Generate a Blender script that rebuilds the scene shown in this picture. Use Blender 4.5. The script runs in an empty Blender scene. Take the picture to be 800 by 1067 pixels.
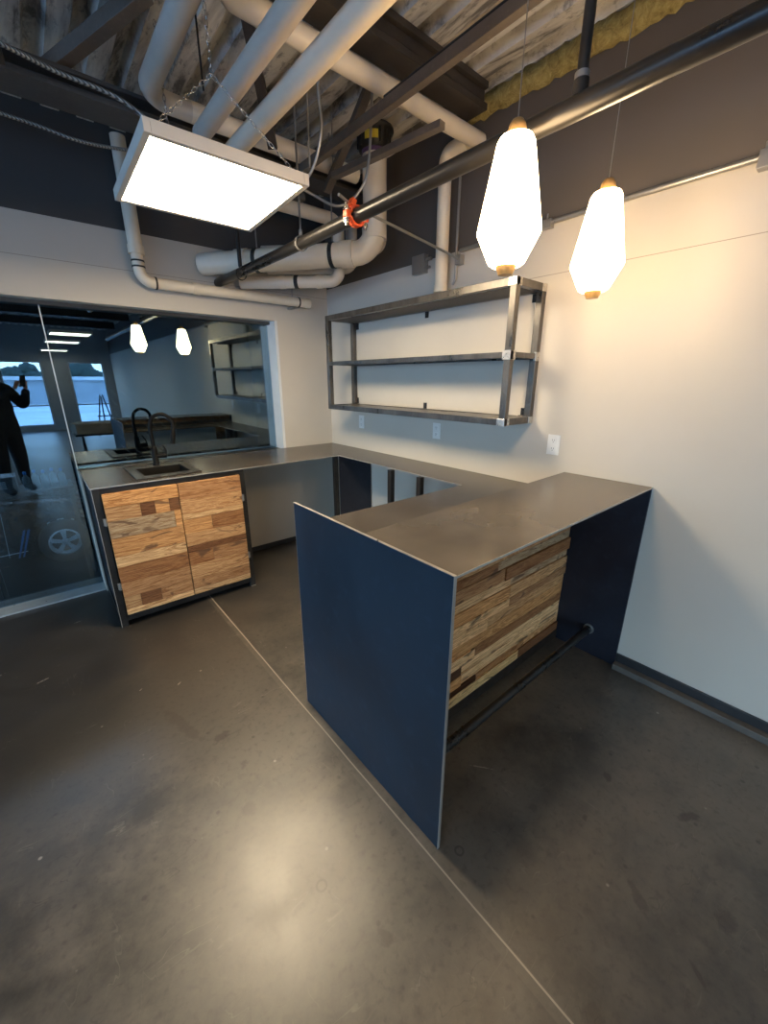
import bpy, bmesh, math, random
from mathutils import Vector, Matrix
random.seed(7)
S = bpy.context.scene
COL = S.collection
V = Vector

# ------------------------------------------------------------------ render look
S.view_settings.view_transform = 'Standard'
S.view_settings.look = 'None'
S.view_settings.gamma = 1
S.view_settings.use_curve_mapping = False
S.view_settings.exposure = 0.28

# ------------------------------------------------------------------ mesh builder
class MB:
    def __init__(self):
        self.v = []; self.f = []; self.sm = []; self.tone = []; self.t = None
    def add(self, vs, fs, smooth=False):
        b = len(self.v)
        self.v += [V(p) for p in vs]
        for f in fs:
            self.f.append([b + i for i in f]); self.sm.append(smooth); self.tone.append(self.t)
        return self
    def box(self, x0, x1, y0, y1, z0, z1):
        vs = [(x, y, z) for x in (x0, x1) for y in (y0, y1) for z in (z0, z1)]
        return self.add(vs, [(0, 1, 3, 2), (4, 6, 7, 5), (0, 4, 5, 1), (2, 3, 7, 6), (0, 2, 6, 4), (1, 5, 7, 3)])
    def obox(self, c, size, M):
        vs = []
        for x in (-.5, .5):
            for y in (-.5, .5):
                for z in (-.5, .5):
                    vs.append(V(c) + M @ V((x * size[0], y * size[1], z * size[2])))
        return self.add(vs, [(0, 1, 3, 2), (4, 6, 7, 5), (0, 4, 5, 1), (2, 3, 7, 6), (0, 2, 6, 4), (1, 5, 7, 3)])
    def bar(self, p, q, w, h, up=(0, 0, 1)):
        p, q = V(p), V(q); d = (q - p).normalized(); s = d.cross(V(up))
        if s.length < 1e-4: s = d.cross(V((1, 0, 0)))
        s.normalize(); u = s.cross(d)
        M = Matrix((d, s, u)).transposed()
        return self.obox((p + q) / 2, ((q - p).length, w, h), M)
    def tube(self, pts, r, n=14, caps=True, smooth=True, r1=None):
        pts = [V(p) for p in pts]; N = len(pts); rings = []
        T = [((pts[min(i + 1, N - 1)] - pts[max(i - 1, 0)]).normalized()) for i in range(N)]
        a = T[0].cross(V((0, 0, 1)))
        if a.length < 1e-3: a = T[0].cross(V((1, 0, 0)))
        a.normalize()
        vs = []
        for i in range(N):
            a = (a - T[i] * a.dot(T[i])).normalized(); b = T[i].cross(a)
            rr = r if r1 is None else r + (r1 - r) * i / (N - 1)
            if isinstance(r, (list, tuple)): rr = r[i]
            for k in range(n):
                t = 2 * math.pi * k / n
                vs.append(pts[i] + (a * math.cos(t) + b * math.sin(t)) * rr)
        fs = [(i * n + k, i * n + (k + 1) % n, (i + 1) * n + (k + 1) % n, (i + 1) * n + k) for i in range(N - 1) for k in range(n)]
        self.add(vs, fs, smooth)
        if caps:
            e = (N - 1) * n
            self.add([vs[k] for k in range(n)][::-1], [tuple(range(n))])
            self.add([vs[e + k] for k in range(n)], [tuple(range(n))])
        return self
    def pipe(self, pts, r, R=None, n=18, seg=8):
        return self.tube(fillet(pts, R or r * 1.8, seg), r, n)
    def lathe(self, prof, c, n=24, axis=None, smooth=True):
        vs = []; M = Matrix.Identity(3)
        if axis is not None: M = V((0, 0, 1)).rotation_difference(V(axis)).to_matrix()
        for (r, z) in prof:
            for k in range(n):
                t = 2 * math.pi * k / n
                vs.append(V(c) + M @ V((r * math.cos(t), r * math.sin(t), z)))
        m = len(prof)
        fs = [(i * n + k, i * n + (k + 1) % n, (i + 1) * n + (k + 1) % n, (i + 1) * n + k) for i in range(m - 1) for k in range(n)]
        return self.add(vs, fs, smooth)
    def prism(self, poly, a0, a1, ax='y'):
        f = {'x': lambda a, u, v: (a, u, v), 'y': lambda a, u, v: (u, a, v), 'z': lambda a, u, v: (u, v, a)}[ax]
        n = len(poly)
        vs = [f(a0, *p) for p in poly] + [f(a1, *p) for p in poly]
        fs = [tuple(range(n))[::-1], tuple(range(n, 2 * n))] + [(i, (i + 1) % n, n + (i + 1) % n, n + i) for i in range(n)]
        return self.add(vs, fs)
    def build(self, name, mat, parent=None, bevel=0, fix=True, o=None):
        o = V(o) if o is not None else V((0, 0, 0))
        pw = V((0, 0, 0)); p = parent
        while p is not None: pw += p.location; p = p.parent
        me = bpy.data.meshes.new(name)
        me.from_pydata([v - pw - o for v in self.v], [], self.f)
        me.polygons.foreach_set('use_smooth', self.sm)
        if any(t is not None for t in self.tone):
            at = me.color_attributes.new('tone', 'FLOAT_COLOR', 'CORNER')
            for pl in me.polygons:
                t = self.tone[pl.index] or (.5, .5, .5, 0)
                for li in pl.loop_indices: at.data[li].color = t
        if fix:
            bm = bmesh.new(); bm.from_mesh(me)
            bmesh.ops.recalc_face_normals(bm, faces=bm.faces)
            bm.to_mesh(me); bm.free()
        me.materials.append(mat); me.update()
        ob = bpy.data.objects.new(name, me); COL.objects.link(ob)
        ob.location = o
        if parent is not None: ob.parent = parent
        if bevel:
            m = ob.modifiers.new('bev', 'BEVEL'); m.width = bevel; m.segments = 2; m.limit_method = 'ANGLE'
        return ob

def fillet(pts, R, seg=8):
    pts = [V(p) for p in pts]; out = [pts[0]]
    for i in range(1, len(pts) - 1):
        a, b, c = pts[i - 1], pts[i], pts[i + 1]
        u = (a - b).normalized(); w = (c - b).normalized()
        ang = math.acos(max(-1, min(1, u.dot(w)))); 
        if abs(ang - math.pi) < 1e-3: out.append(b); continue
        d = min(R / math.tan(ang / 2), (a - b).length * .49, (c - b).length * .49); RR = d * math.tan(ang / 2)
        ctr = b + (u + w).normalized() * (RR / math.sin(ang / 2))
        s = b + u * d - ctr; e = b + w * d - ctr; tot = s.angle(e); ax = s.cross(e).normalized()
        for k in range(seg + 1): out.append(ctr + Matrix.Rotation(tot * k / seg, 3, ax) @ s)
    out.append(pts[-1]); return out

def catmull(pts, n=8):
    pts = [V(p) for p in pts]; P = [pts[0] * 2 - pts[1]] + pts + [pts[-1] * 2 - pts[-2]]; out = []
    for i in range(1, len(P) - 2):
        for k in range(n):
            t = k / n; a, b, c, d = P[i - 1], P[i], P[i + 1], P[i + 2]
            out.append(.5 * ((2 * b) + (c - a) * t + (2 * a - 5 * b + 4 * c - d) * t * t + (3 * b - a - 3 * c + d) * t ** 3))
    return out + [pts[-1]]

def tag(o, label=None, cat=None, group=None, kind=None):
    if label: o['label'] = label
    if cat: o['category'] = cat
    if group: o['group'] = group
    if kind: o['kind'] = kind
    return o
def thing(name, label, cat, loc, group=None):
    o = bpy.data.objects.new(name, None); COL.objects.link(o); o.location = loc
    o.empty_display_size = .1
    return tag(o, label, cat, group)
def struct(name, mb, mat, **k):
    return tag(mb.build(name, mat, **k), kind='structure')
def dup(root, loc, label):
    r = root.copy(); COL.objects.link(r); r.location = loc; r['label'] = label
    def rec(a, b):
        for ch in [c for c in bpy.data.objects if c.parent == a]:
            c = ch.copy(); COL.objects.link(c); c.parent = b; rec(ch, c)
    rec(root, r); return r

# ------------------------------------------------------------------ materials
def srgb(r, g, b):
    f = lambda c: (c / 255 / 12.92) if c / 255 <= .04045 else ((c / 255 + .055) / 1.055) ** 2.4
    return (f(r), f(g), f(b), 1)
class NT:
    def __init__(self, name):
        self.m = bpy.data.materials.new(name); self.m.use_nodes = True
        self.t = self.m.node_tree; self.N = self.t.nodes; self.L = self.t.links
        self.b = self.N['Principled BSDF']; self.out = self.N['Material Output']
        self.c = self.N.new('ShaderNodeTexCoord').outputs['Object']
    def n(self, typ, **kw):
        x = self.N.new(typ)
        for k, v in kw.items():
            if hasattr(x, k): setattr(x, k, v)
            else:
                s = x.inputs[k.replace('_', ' ')] if k.replace('_', ' ') in x.inputs else x.inputs[k]
                self.set(s, v)
        return x
    def set(self, s, v):
        if isinstance(v, bpy.types.NodeSocket): self.L.new(v, s)
        else: s.default_value = v
    def P(self, **kw):
        for k, v in kw.items(): self.set(self.b.inputs[k.replace('_', ' ')], v)
    def map(self, scale=(1, 1, 1), loc=(0, 0, 0), vec=None, rot=(0, 0, 0)):
        x = self.N.new('ShaderNodeMapping'); self.L.new(vec or self.c, x.inputs[0])
        x.inputs['Scale'].default_value = scale; x.inputs['Location'].default_value = loc; x.inputs['Rotation'].default_value = rot
        return x.outputs[0]
    def noise(self, scale, detail=5, rough=.55, vec=None, dist=0):
        x = self.N.new('ShaderNodeTexNoise'); self.L.new(vec or self.c, x.inputs['Vector'])
        x.inputs['Scale'].default_value = scale; x.inputs['Detail'].default_value = detail
        x.inputs['Roughness'].default_value = rough; x.inputs['Distortion'].default_value = dist
        return x.outputs['Fac']
    def ramp(self, fac, stops, interp='LINEAR'):
        x = self.N.new('ShaderNodeValToRGB'); self.L.new(fac, x.inputs[0]); x.color_ramp.interpolation = interp
        e = x.color_ramp.elements
        while len(e) < len(stops): e.new(.5)
        for el, (p, c) in zip(e, stops):
            el.position = p; el.color = c if isinstance(c, tuple) else (c, c, c, 1)
        return x.outputs[0]
    def math(self, op, a, b=0.0, c=0.0):
        x = self.N.new('ShaderNodeMath'); x.operation = op
        self.set(x.inputs[0], a); self.set(x.inputs[1], b); self.set(x.inputs[2], c)
        return x.outputs[0]
    def mix(self, f, a, b, typ='MIX'):
        x = self.N.new('ShaderNodeMix'); x.data_type = 'RGBA'; x.blend_type = typ
        self.set(x.inputs[0], f); self.set(x.inputs[6], a); self.set(x.inputs[7], b)
        return x.outputs[2]
    def bump(self, h, s=.2, d=.01):
        x = self.N.new('ShaderNodeBump'); self.L.new(h, x.inputs['Height']); x.inputs['Strength'].default_value = s
        x.inputs['Distance'].default_value = d; self.L.new(x.outputs[0], self.b.inputs['Normal'])
    def sep(self):
        x = self.N.new('ShaderNodeSeparateXYZ'); self.L.new(self.c, x.inputs[0]); return x.outputs

def simple(name, col, rough=.5, metal=0, var=.15, scale=8, bump=0, coat=0, spec=.5):
    t = NT(name); nz = t.noise(scale, 6)
    d = tuple(c * (1 - var) for c in col[:3]) + (1,); l = tuple(min(1, c * (1 + var)) for c in col[:3]) + (1,)
    t.P(Base_Color=t.ramp(nz, [(.3, d), (.7, l)]), Metallic=metal, Specular_IOR_Level=spec)
    t.P(Roughness=t.ramp(t.noise(scale * 2.3), [(.3, max(.03, rough - .08)), (.7, min(1, rough + .08))]))
    if bump: t.bump(t.noise(scale * 12), bump, .002)
    if coat: t.P(Coat_Weight=coat, Coat_Roughness=.15)
    return t.m

M = {}
def wallmat(name, split, seam, lower, upper):
    t = NT(name); z = t.sep()[2]
    n1 = t.noise(3, 6); n2 = t.noise(1.1, 3)
    lo = t.ramp(n1, [(.3, tuple(c * .96 for c in lower[:3]) + (1,)), (.7, lower)])
    up = t.ramp(n2, [(.3, tuple(c * .8 for c in upper[:3]) + (1,)), (.75, upper)])
    s = t.math('GREATER_THAN', z, split)
    c = t.mix(s, lo, up)
    ln = t.math('LESS_THAN', t.math('ABSOLUTE', t.math('SUBTRACT', z, seam)), .0018)
    c = t.mix(t.math('MULTIPLY', ln, .55), c, (.12, .09, .07, 1))
    t.P(Base_Color=c, Roughness=.62, Specular_IOR_Level=.35)
    t.bump(t.noise(140, 3), .08, .002)
    return t.m
M['wallR'] = wallmat('wall_paint_right', 2.361, 2.117, (.585, .54, .47, 1), (.125, .104, .088, 1))
M['wallL'] = wallmat('wall_paint_glass_side', 2.52, 2.284, (.53, .49, .43, 1), (.075, .069, .065, 1))
M['wallB'] = simple('wall_paint_plain', (.32, .32, .32, 1), .7, var=.06)

# floor : sealed dark concrete with stains, scuffs, saw cut
t = NT('polished_concrete'); X, Y, Z = t.sep()[:3]
n1 = t.noise(1.5, 9, .64, dist=.25); n2 = t.noise(5.0, 8, .68); n3 = t.noise(38, 4, .6)
c = t.ramp(n1, [(.28, (.030, .027, .023, 1)), (.5, (.080, .071, .060, 1)), (.70, (.175, .155, .125, 1))])
c = t.mix(t.ramp(n2, [(.40, .0), (.64, .8)]), c, (.15, .125, .097, 1))
c = t.mix(t.ramp(n3, [(.52, .0), (.72, .45)]), c, (.03, .025, .02, 1))
# the slab colour gets darker toward the glass
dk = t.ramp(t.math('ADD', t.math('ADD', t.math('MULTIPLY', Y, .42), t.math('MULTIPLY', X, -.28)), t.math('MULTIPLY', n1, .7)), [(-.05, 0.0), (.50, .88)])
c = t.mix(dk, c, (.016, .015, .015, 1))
def blob(cx, cy, rx, ry, ang=0, thr=.5, ns=22):
    v = t.map((1, 1, 1), (0, 0, 0)); m = t.N.new('ShaderNodeMapping'); m.vector_type = 'TEXTURE'
    t.L.new(t.c, m.inputs[0]); m.inputs['Location'].default_value = (cx, cy, 0); m.inputs['Rotation'].default_value = (0, 0, ang)
    m.inputs['Scale'].default_value = (rx, ry, 1)
    ln = t.N.new('ShaderNodeVectorMath'); ln.operation = 'LENGTH'; t.L.new(m.outputs[0], ln.inputs[0])
    a = t.math('SUBTRACT', 1.0, ln.outputs['Value'])
    a = t.math('ADD', a, t.math('MULTIPLY', t.math('SUBTRACT', t.noise(ns, 5, .7), .5), 1.6))
    return t.ramp(a, [(thr - .12, 0.0), (thr + .12, 1.0)])
for (cx, cy, rx, ry, an, st) in ((-.766, -3.186, .05, .03, .6, .75), (-.70, -3.45, .075, .03, -.5, .7), (-1.19, -3.60, .05, .015, .9, .6), (-2.05, -1.75, .05, .32, .25, .4),
                                 (-1.93, -1.95, .06, .04, .4, .6), (-1.96, -2.35, .05, .05, 0, .5), (-1.80, -2.98, .035, .05, .3, .55), (-1.12, -3.42, .10, .03, .9, .5), (-1.5, -3.45, .07, .05, 0, .4),
                                 (-1.0, -3.2, .03, .02, 0, .6), (-.98, -3.62, .08, .05, .3, .5), (-1.90, -2.15, .05, .03, .9, .5), (-1.12, -3.05, .03, .03, 0, .5)):
    c = t.mix(t.math('MULTIPLY', blob(cx, cy, rx, ry, an), st), c, (.030, .022, .016, 1))
for (cx, cy, rx, ry, an) in ((-1.98, -1.45, .03, .008, .7), (-2.15, -1.37, .018, .005, .7), (-1.13, -2.82, .08, .006, -.9), (-1.86, -1.42, .012, .012, 0), (-2.55, -.95, .05, .01, .3), (-2.35, -.38, .04, .008, .2), (-2.75, -.75, .06, .012, .3)):
    c = t.mix(t.math('MULTIPLY', blob(cx, cy, rx, ry, an, .55, 60), .75), c, (.42, .38, .33, 1))
# fine scratches : thin iso-lines of stretched noise, broken up by a mask
for sc_, st_, rot_, col_, am in ((2.2, (1, 5, 1), .5, (.40, .36, .30, 1), .17), (2.6, (4, 1, 1), -.35, (.35, .31, .26, 1), .15), (3.2, (1, 3, 1), 1.2, (.02, .016, .013, 1), .45)):
    nn = t.noise(sc_, 3, .5, t.map(st_, (3, 7, 0), rot=(0, 0, rot_)))
    li = t.math('LESS_THAN', t.math('ABSOLUTE', t.math('SUBTRACT', nn, .5)), .0035)
    mk = t.ramp(t.noise(4.5, 4, .6, t.map((1, 1, 1), (sc_ * 5, 0, 0))), [(.54, 0.0), (.64, 1.0)])
    c = t.mix(t.math('MULTIPLY', t.math('MULTIPLY', li, mk), am), c, col_)
# small dark and pale specks
vz = t.N.new('ShaderNodeTexVoronoi'); t.L.new(t.c, vz.inputs['Vector']); vz.inputs['Scale'].default_value = 9
c = t.mix(t.ramp(vz.outputs['Distance'], [(.05, .6), (.09, 0.0)]), c, (.025, .02, .016, 1))
vz = t.N.new('ShaderNodeTexVoronoi'); t.L.new(t.map((1, 1, 1), (3.3, 1.7, 0)), vz.inputs['Vector']); vz.inputs['Scale'].default_value = 6
c = t.mix(t.ramp(vz.outputs['Distance'], [(.025, .6), (.045, 0.0)]), c, (.45, .42, .36, 1))
# round ring marks
for cx, cy, r in ((-1.88, -2.745, .016), (-1.455, -2.968, .014)):
    d = t.math('SQRT', t.math('ADD', t.math('POWER', t.math('SUBTRACT', X, cx), 2.0), t.math('POWER', t.math('SUBTRACT', Y, cy), 2.0)))
    k = t.math('LESS_THAN', t.math('ABSOLUTE', t.math('SUBTRACT', d, r)), .0035)
    c = t.mix(t.math('MULTIPLY', k, .7), c, (.05, .04, .03, 1))
sc = t.math('LESS_THAN', t.math('ABSOLUTE', t.math('SUBTRACT', X, t.math('ADD', -1.5445, t.math('MULTIPLY', t.math('SUBTRACT', t.noise(3, 3), .5), .006)))), .0028)
sw = t.math('LESS_THAN', t.math('ABSOLUTE', t.math('SUBTRACT', X, -1.556)), .018)
c = t.mix(t.math('MULTIPLY', sw, t.ramp(t.noise(12, 4), [(.3, .1), (.7, .5)])), c, (.17, .145, .115, 1))
c = t.mix(t.math('MULTIPLY', sc, .85), c, (.42, .37, .30, 1))
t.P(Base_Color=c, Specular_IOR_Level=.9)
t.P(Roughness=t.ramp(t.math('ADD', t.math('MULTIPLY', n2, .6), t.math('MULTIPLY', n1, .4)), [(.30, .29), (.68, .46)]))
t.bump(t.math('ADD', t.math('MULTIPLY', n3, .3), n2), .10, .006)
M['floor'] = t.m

# painted corrugated deck, flaking
t = NT('flaking_deck_paint'); v = t.map((3.2, .55, 1))
n = t.noise(2.6, 9, .68, v, .5); n2 = t.noise(9, 6, .7, t.map((2.5, 1, 1)))
X = t.sep()[0]
c = t.ramp(n, [(.40, (.16, .145, .13, 1)), (.47, (.52, .48, .42, 1)), (.60, (.74, .70, .62, 1))])
c = t.mix(t.ramp(n2, [(.55, 0.0), (.66, .75)]), c, (.16, .15, .14, 1))
t.P(Base_Color=c, Roughness=.75); t.bump(n, .3, .004)
M['deck'] = t.m

def steel(name, a, b, rough=.38, metal=.75, scale=4, streak=(1, 1, 1), sp=.35, rv=.09, det=8):
    t = NT(name); n = t.noise(scale, det, .5 if det < 8 else .6, t.map(streak), .4 if det == 8 else 0); n2 = t.noise(scale * 9, 5, .6, t.map(streak))
    c = t.ramp(n, [(.3, a), (.7, b)])
    c = t.mix(t.ramp(n2, [(.55, 0.0), (.8, sp)]), c, tuple(x * 1.6 for x in b[:3]) + (1,))
    t.P(Base_Color=c, Metallic=metal, Specular_IOR_Level=.5)
    t.P(Roughness=t.ramp(n, [(.3, rough - rv), (.7, rough + rv)]))
    return t.m
M['top'] = steel('waxed_steel_top', (.085, .073, .063, 1), (.125, .106, .088, 1), .235, .4, 1.6, (1, 1, 1), 0, .02, 4)  # same steel as the bar top, darkened for the dark surroundings it reflects
M['bartop'] = steel('waxed_bar_top_steel', (.11, .095, .08, 1), (.22, .188, .155, 1), .235, .4, 2.2, (1, 1, 1), 0, .02, 4)  # lighter copy of the worktop steel: pendant reflections put into the colour
M['blue'] = steel('blued_hot_rolled_steel', (.014, .028, .046, 1), (.026, .050, .080, 1), .50, .35, 1.6)
M['navy'] = steel('dark_mill_scale_steel', (.016, .018, .028, 1), (.030, .034, .050, 1), .36, .5, 2.2)
M['edge'] = simple('bright_cut_steel_edge', (.55, .53, .50, 1), .35, .7, .1)
M['tubeB'] = steel('black_steel_tube', (.018, .018, .019, 1), (.045, .043, .042, 1), .4, .5, 6)
M['tubeR'] = steel('raw_steel_tube', (.075, .07, .066, 1), (.20, .185, .17, 1), .33, .8, 7, (1, 1, .4))
M['weld'] = simple('ground_weld_steel', (.55, .52, .48, 1), .32, .85, .25, 30)
M['darkbeam'] = steel('dark_painted_beam', (.030, .024, .020, 1), (.065, .052, .042, 1), .5, .1, 5)
M['greybeam'] = steel('dusty_grey_beam', (.055, .05, .046, 1), (.11, .10, .09, 1), .6, .1, 5)
M['strut'] = steel('brown_strut_channel', (.09, .07, .055, 1), (.17, .135, .105, 1), .5, .3, 6)
M['taupe'] = steel('taupe_angle_steel', (.14, .115, .095, 1), (.22, .18, .145, 1), .5, .2, 6)
M['spr'] = steel('black_sprinkler_steel', (.014, .014, .015, 1), (.040, .036, .032, 1), .32, .35, 8, (1, .3, 1))
M['pvc'] = simple('cream_painted_pvc', (.80, .69, .54, 1), .38, 0, .10, 3, .02)
M['pvcg'] = simple('grey_painted_pvc', (.64, .55, .45, 1), .42, 0, .14, 2.5, .02)
M['strap'] = simple('black_rubber_strap', (.02, .02, .02, 1), .6)
M['galv'] = simple('galvanised_steel', (.36, .35, .33, 1), .35, .7, .06, 10)
M['chrome'] = simple('bright_chain_steel', (.7, .68, .64, 1), .2, 1, .1)
M['orange'] = simple('orange_red_clamp_paint', (.72, .09, .02, 1), .4, 0, .12)
M['brass'] = simple('brushed_brass', (.70, .42, .16, 1), .35, .55, .12, 30)
M['purple'] = simple('purple_pvc_primer', (.12, .07, .16, 1), .4)
M['blackplastic'] = simple('black_abs_plastic', (.022, .021, .02, 1), .35)
M['yellow'] = simple('yellow_sticker', (.75, .55, .05, 1), .5)
M['white'] = simple('white_plastic', (.78, .77, .74, 1), .35, 0, .03)
M['lampframe'] = simple('white_enamel_frame', (.80, .74, .65, 1), .4, 0, .04)
M['slot'] = simple('outlet_slot_dark', (.03, .03, .03, 1), .6)
M['base'] = simple('black_vinyl_baseboard', (.028, .029, .032, 1), .4, 0, .15)
M['strip'] = simple('grey_floor_strip', (.12, .108, .095, 1), .5, 0, .2, 14)
M['alu'] = simple('brushed_aluminium', (.50, .56, .60, 1), .35, .6, .1, 14)
M['jamb'] = simple('white_jamb_paint', (.62, .64, .66, 1), .45, 0, .05)
M['sinkb'] = simple('black_granite_sink', (.006, .0055, .005, 1), .5, 0, .2, 60, spec=.25)
M['faucet'] = simple('matte_black_faucet', (.005, .005, .005, 1), .5, 0, .1, spec=.12)
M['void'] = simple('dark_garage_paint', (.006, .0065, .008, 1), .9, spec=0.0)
M['cloth'] = simple('dark_jacket_cloth', (.012, .014, .018, 1), .85, 0, .2, 20)
M['trouser'] = simple('dark_trouser_cloth', (.010, .011, .013, 1), .85, 0, .2, 20)
M['skin'] = simple('skin', (.42, .24, .17, 1), .5, 0, .06)
M['cap'] = simple('dark_cap_cloth', (.02, .022, .028, 1), .8)
M['phone'] = simple('black_phone_glass', (.01, .01, .012, 1), .15)
M['car'] = simple('black_car_paint', (.007, .007, .009, 1), .25, .1, .1, coat=.4)
M['tyre'] = simple('tyre_rubber', (.012, .012, .012, 1), .7)
M['alloy'] = simple('silver_alloy_wheel', (.75, .78, .80, 1), .4, .1)
M['bluestripe'] = simple('blue_stripe_paint', (.04, .22, .55, 1), .4)
M['carton'] = simple('grey_cardboard', (.16, .17, .17, 1), .7)
M['paper'] = simple('white_label', (.6, .62, .62, 1), .6)
M['bottle'] = simple('pale_plastic_bottle', (.28, .33, .34, 1), .35)
M['snow'] = simple('pale_parking_ground', (.48, .50, .52, 1), .8, 0, .2, .3)
M['pine'] = simple('dark_foliage', (.030, .045, .035, 1), .9, 0, .4, 3)
M['bark'] = simple('bark', (.05, .035, .025, 1), .9)
M['building'] = simple('low_building_cladding', (.30, .33, .36, 1), .7, 0, .1, 1)
M['slab'] = simple('grey_wood_slab', (.26, .21, .16, 1), .6, 0, .3, 6)

t = NT('yellow_mineral_wool'); n = t.noise(24, 8, .75, dist=.8)
t.P(Base_Color=t.ramp(n, [(.3, (.16, .11, .03, 1)), (.55, (.45, .35, .12, 1)), (.75, (.62, .52, .25, 1))]), Roughness=.95); t.bump(n, .8, .02)
M['wool'] = t.m

# flexible metal conduit
t = NT('spiral_metal_conduit')
w = t.N.new('ShaderNodeTexWave'); w.inputs['Scale'].default_value = 45; w.bands_direction = 'DIAGONAL'; t.L.new(t.c, w.inputs['Vector'])
t.P(Base_Color=t.ramp(w.outputs['Fac'], [(.2, (.12, .11, .10, 1)), (.7, (.48, .45, .40, 1))]), Metallic=.8, Roughness=.38); t.bump(w.outputs['Fac'], .6, .003)
M['flex'] = t.m

# reclaimed wood
t = NT('reclaimed_wood_boards')
at = t.N.new('ShaderNodeAttribute'); at.attribute_name = 'tone'
off = t.math('MULTIPLY', at.outputs['Alpha'], 37.0)
cb = t.N.new('ShaderNodeCombineXYZ')
for i in range(3): t.L.new(off, cb.inputs[i])
va = t.N.new('ShaderNodeVectorMath'); va.operation = 'ADD'; t.L.new(t.c, va.inputs[0]); t.L.new(cb.outputs[0], va.inputs[1])
v = t.map((1.3, 10, 17), vec=va.outputs[0])
g1 = t.noise(1.1, 6, .6, v, 2.2); g2 = t.noise(6, 6, .7, t.map((1.2, 16, 26), vec=va.outputs[0]), .5)
kn = t.noise(2.4, 2, .4, t.map((1.6, 3.5, 5), vec=va.outputs[0]), 2.0)
c = t.mix(t.ramp(g1, [(.34, .0), (.44, .75), (.50, .1), (.56, 1.0), (.63, .15), (.70, .85)]), at.outputs['Color'], (.50, .37, .27, 1), 'MULTIPLY')
c = t.mix(t.ramp(g2, [(.50, 0.0), (.64, .7)]), c, (.36, .24, .16, 1), 'MULTIPLY')
c = t.mix(t.ramp(kn, [(.64, 0.0), (.70, .8)]), c, (.11, .055, .03, 1))
c = t.mix(t.ramp(g1, [(.74, 0.0), (.84, .45)]), c, (.85, .62, .36, 1))
t.P(Base_Color=c, Roughness=.6, Specular_IOR_Level=.3); t.bump(g1, .35, .004)
M['wood'] = t.m

def emis(name, col, s):
    t = NT(name); t.P(Base_Color=(.8, .8, .8, 1), Emission_Color=col, Emission_Strength=s, Roughness=.4); return t.m
M['panel'] = emis('led_diffuser', (1, .80, .53, 1), 44.0)
M['panel2'] = emis('led_diffuser_far', (1, .84, .60, 1), 14.0)
M['shade'] = emis('opal_glass_shade_lit', (1, .70, .38, 1), 23)
M['garage_fill'] = emis('garage_fill_glow', (.6, .8, 1, 1), 260)  # glow of the added garage fill light

# tinted glass
t = NT('blue_tinted_glass')
t.N.remove(t.b)
gl = t.n('ShaderNodeBsdfGlossy'); gl.inputs['Color'].default_value = (.74, .93, 1, 1); gl.inputs['Roughness'].default_value = 0.0
tr = t.n('ShaderNodeBsdfTransparent'); tr.inputs['Color'].default_value = (.50, .62, .72, 1)
fr = t.n('ShaderNodeFresnel'); fr.inputs['IOR'].default_value = 1.75
mx = t.n('ShaderNodeMixShader'); f = t.math('ADD', t.math('MULTIPLY', fr.outputs[0], 1.7), .04)
t.L.new(f, mx.inputs[0]); t.L.new(tr.outputs[0], mx.inputs[1]); t.L.new(gl.outputs[0], mx.inputs[2]); 
# faint diagonal wiping streaks dried on the pane
X, Y, Z = t.sep()[:3]
u = t.math('ADD', t.math('MULTIPLY', X, .80), t.math('MULTIPLY', Z, .60))
u = t.math('ADD', u, t.math('MULTIPLY', t.noise(2.2, 2), .05))
fr2 = t.math('FRACT', t.math('MULTIPLY', u, 21.0))
ln = t.math('LESS_THAN', t.math('ABSOLUTE', t.math('SUBTRACT', fr2, .5)), .04)
ms = t.math('MULTIPLY', t.math('MULTIPLY', t.math('LESS_THAN', Z, 1.62), t.math('GREATER_THAN', X, .30)), t.ramp(t.noise(4, 3), [(.40, 0.0), (.62, 1.0)]))
df = t.n('ShaderNodeBsdfDiffuse'); df.inputs['Color'].default_value = (.6, .7, .75, 1)
m2 = t.n('ShaderNodeMixShader'); t.L.new(t.math('MULTIPLY', t.math('MULTIPLY', ln, ms), .13), m2.inputs[0]); t.L.new(mx.outputs[0], m2.inputs[1]); t.L.new(df.outputs[0], m2.inputs[2])
t.L.new(m2.outputs[0], t.out.inputs[0])
M['glass'] = t.m
M['glass_clean'] = t.m.copy(); g2 = M['glass_clean'].node_tree
for l in list(g2.links):
    if l.to_node.type == 'OUTPUT_MATERIAL': g2.links.remove(l)
mix_main = [n for n in g2.nodes if n.type == 'MIX_SHADER' and any(l.from_node.type == 'BSDF_TRANSPARENT' for l in n.inputs[1].links)][0]
g2.links.new(mix_main.outputs[0], [n for n in g2.nodes if n.type == 'OUTPUT_MATERIAL'][0].inputs[0])

# ------------------------------------------------------------------ key dimensions (metres; room corner at the origin)
H = 1.067; HC = .956
PX = -1.501; YF = -2.914; YB = -2.010; YK = -2.458
CZ = 3.08; XL = -8.0; YR = -13.0; GY = .153

# ------------------------------------------------------------------ setting
struct('floor', MB().box(XL - .2, .2, YR - .2, .16, -.2, 0), M['floor'])
struct('wall_right', MB().box(0, .2, YR - .2, .35, 0, 3.25), M['wallR'])
# wall with the glass: pieces round the opening x -5.2..-.521, z 0..2.057
w = MB(); w.box(-.521, .0, 0, .35, 0, 3.25); w.box(-5.2, -.521, 0, .35, 2.057, 3.25); w.box(XL - .2, -5.2, 0, .35, 0, 3.25)
struct('wall_left', w, M['wallL'])
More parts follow.
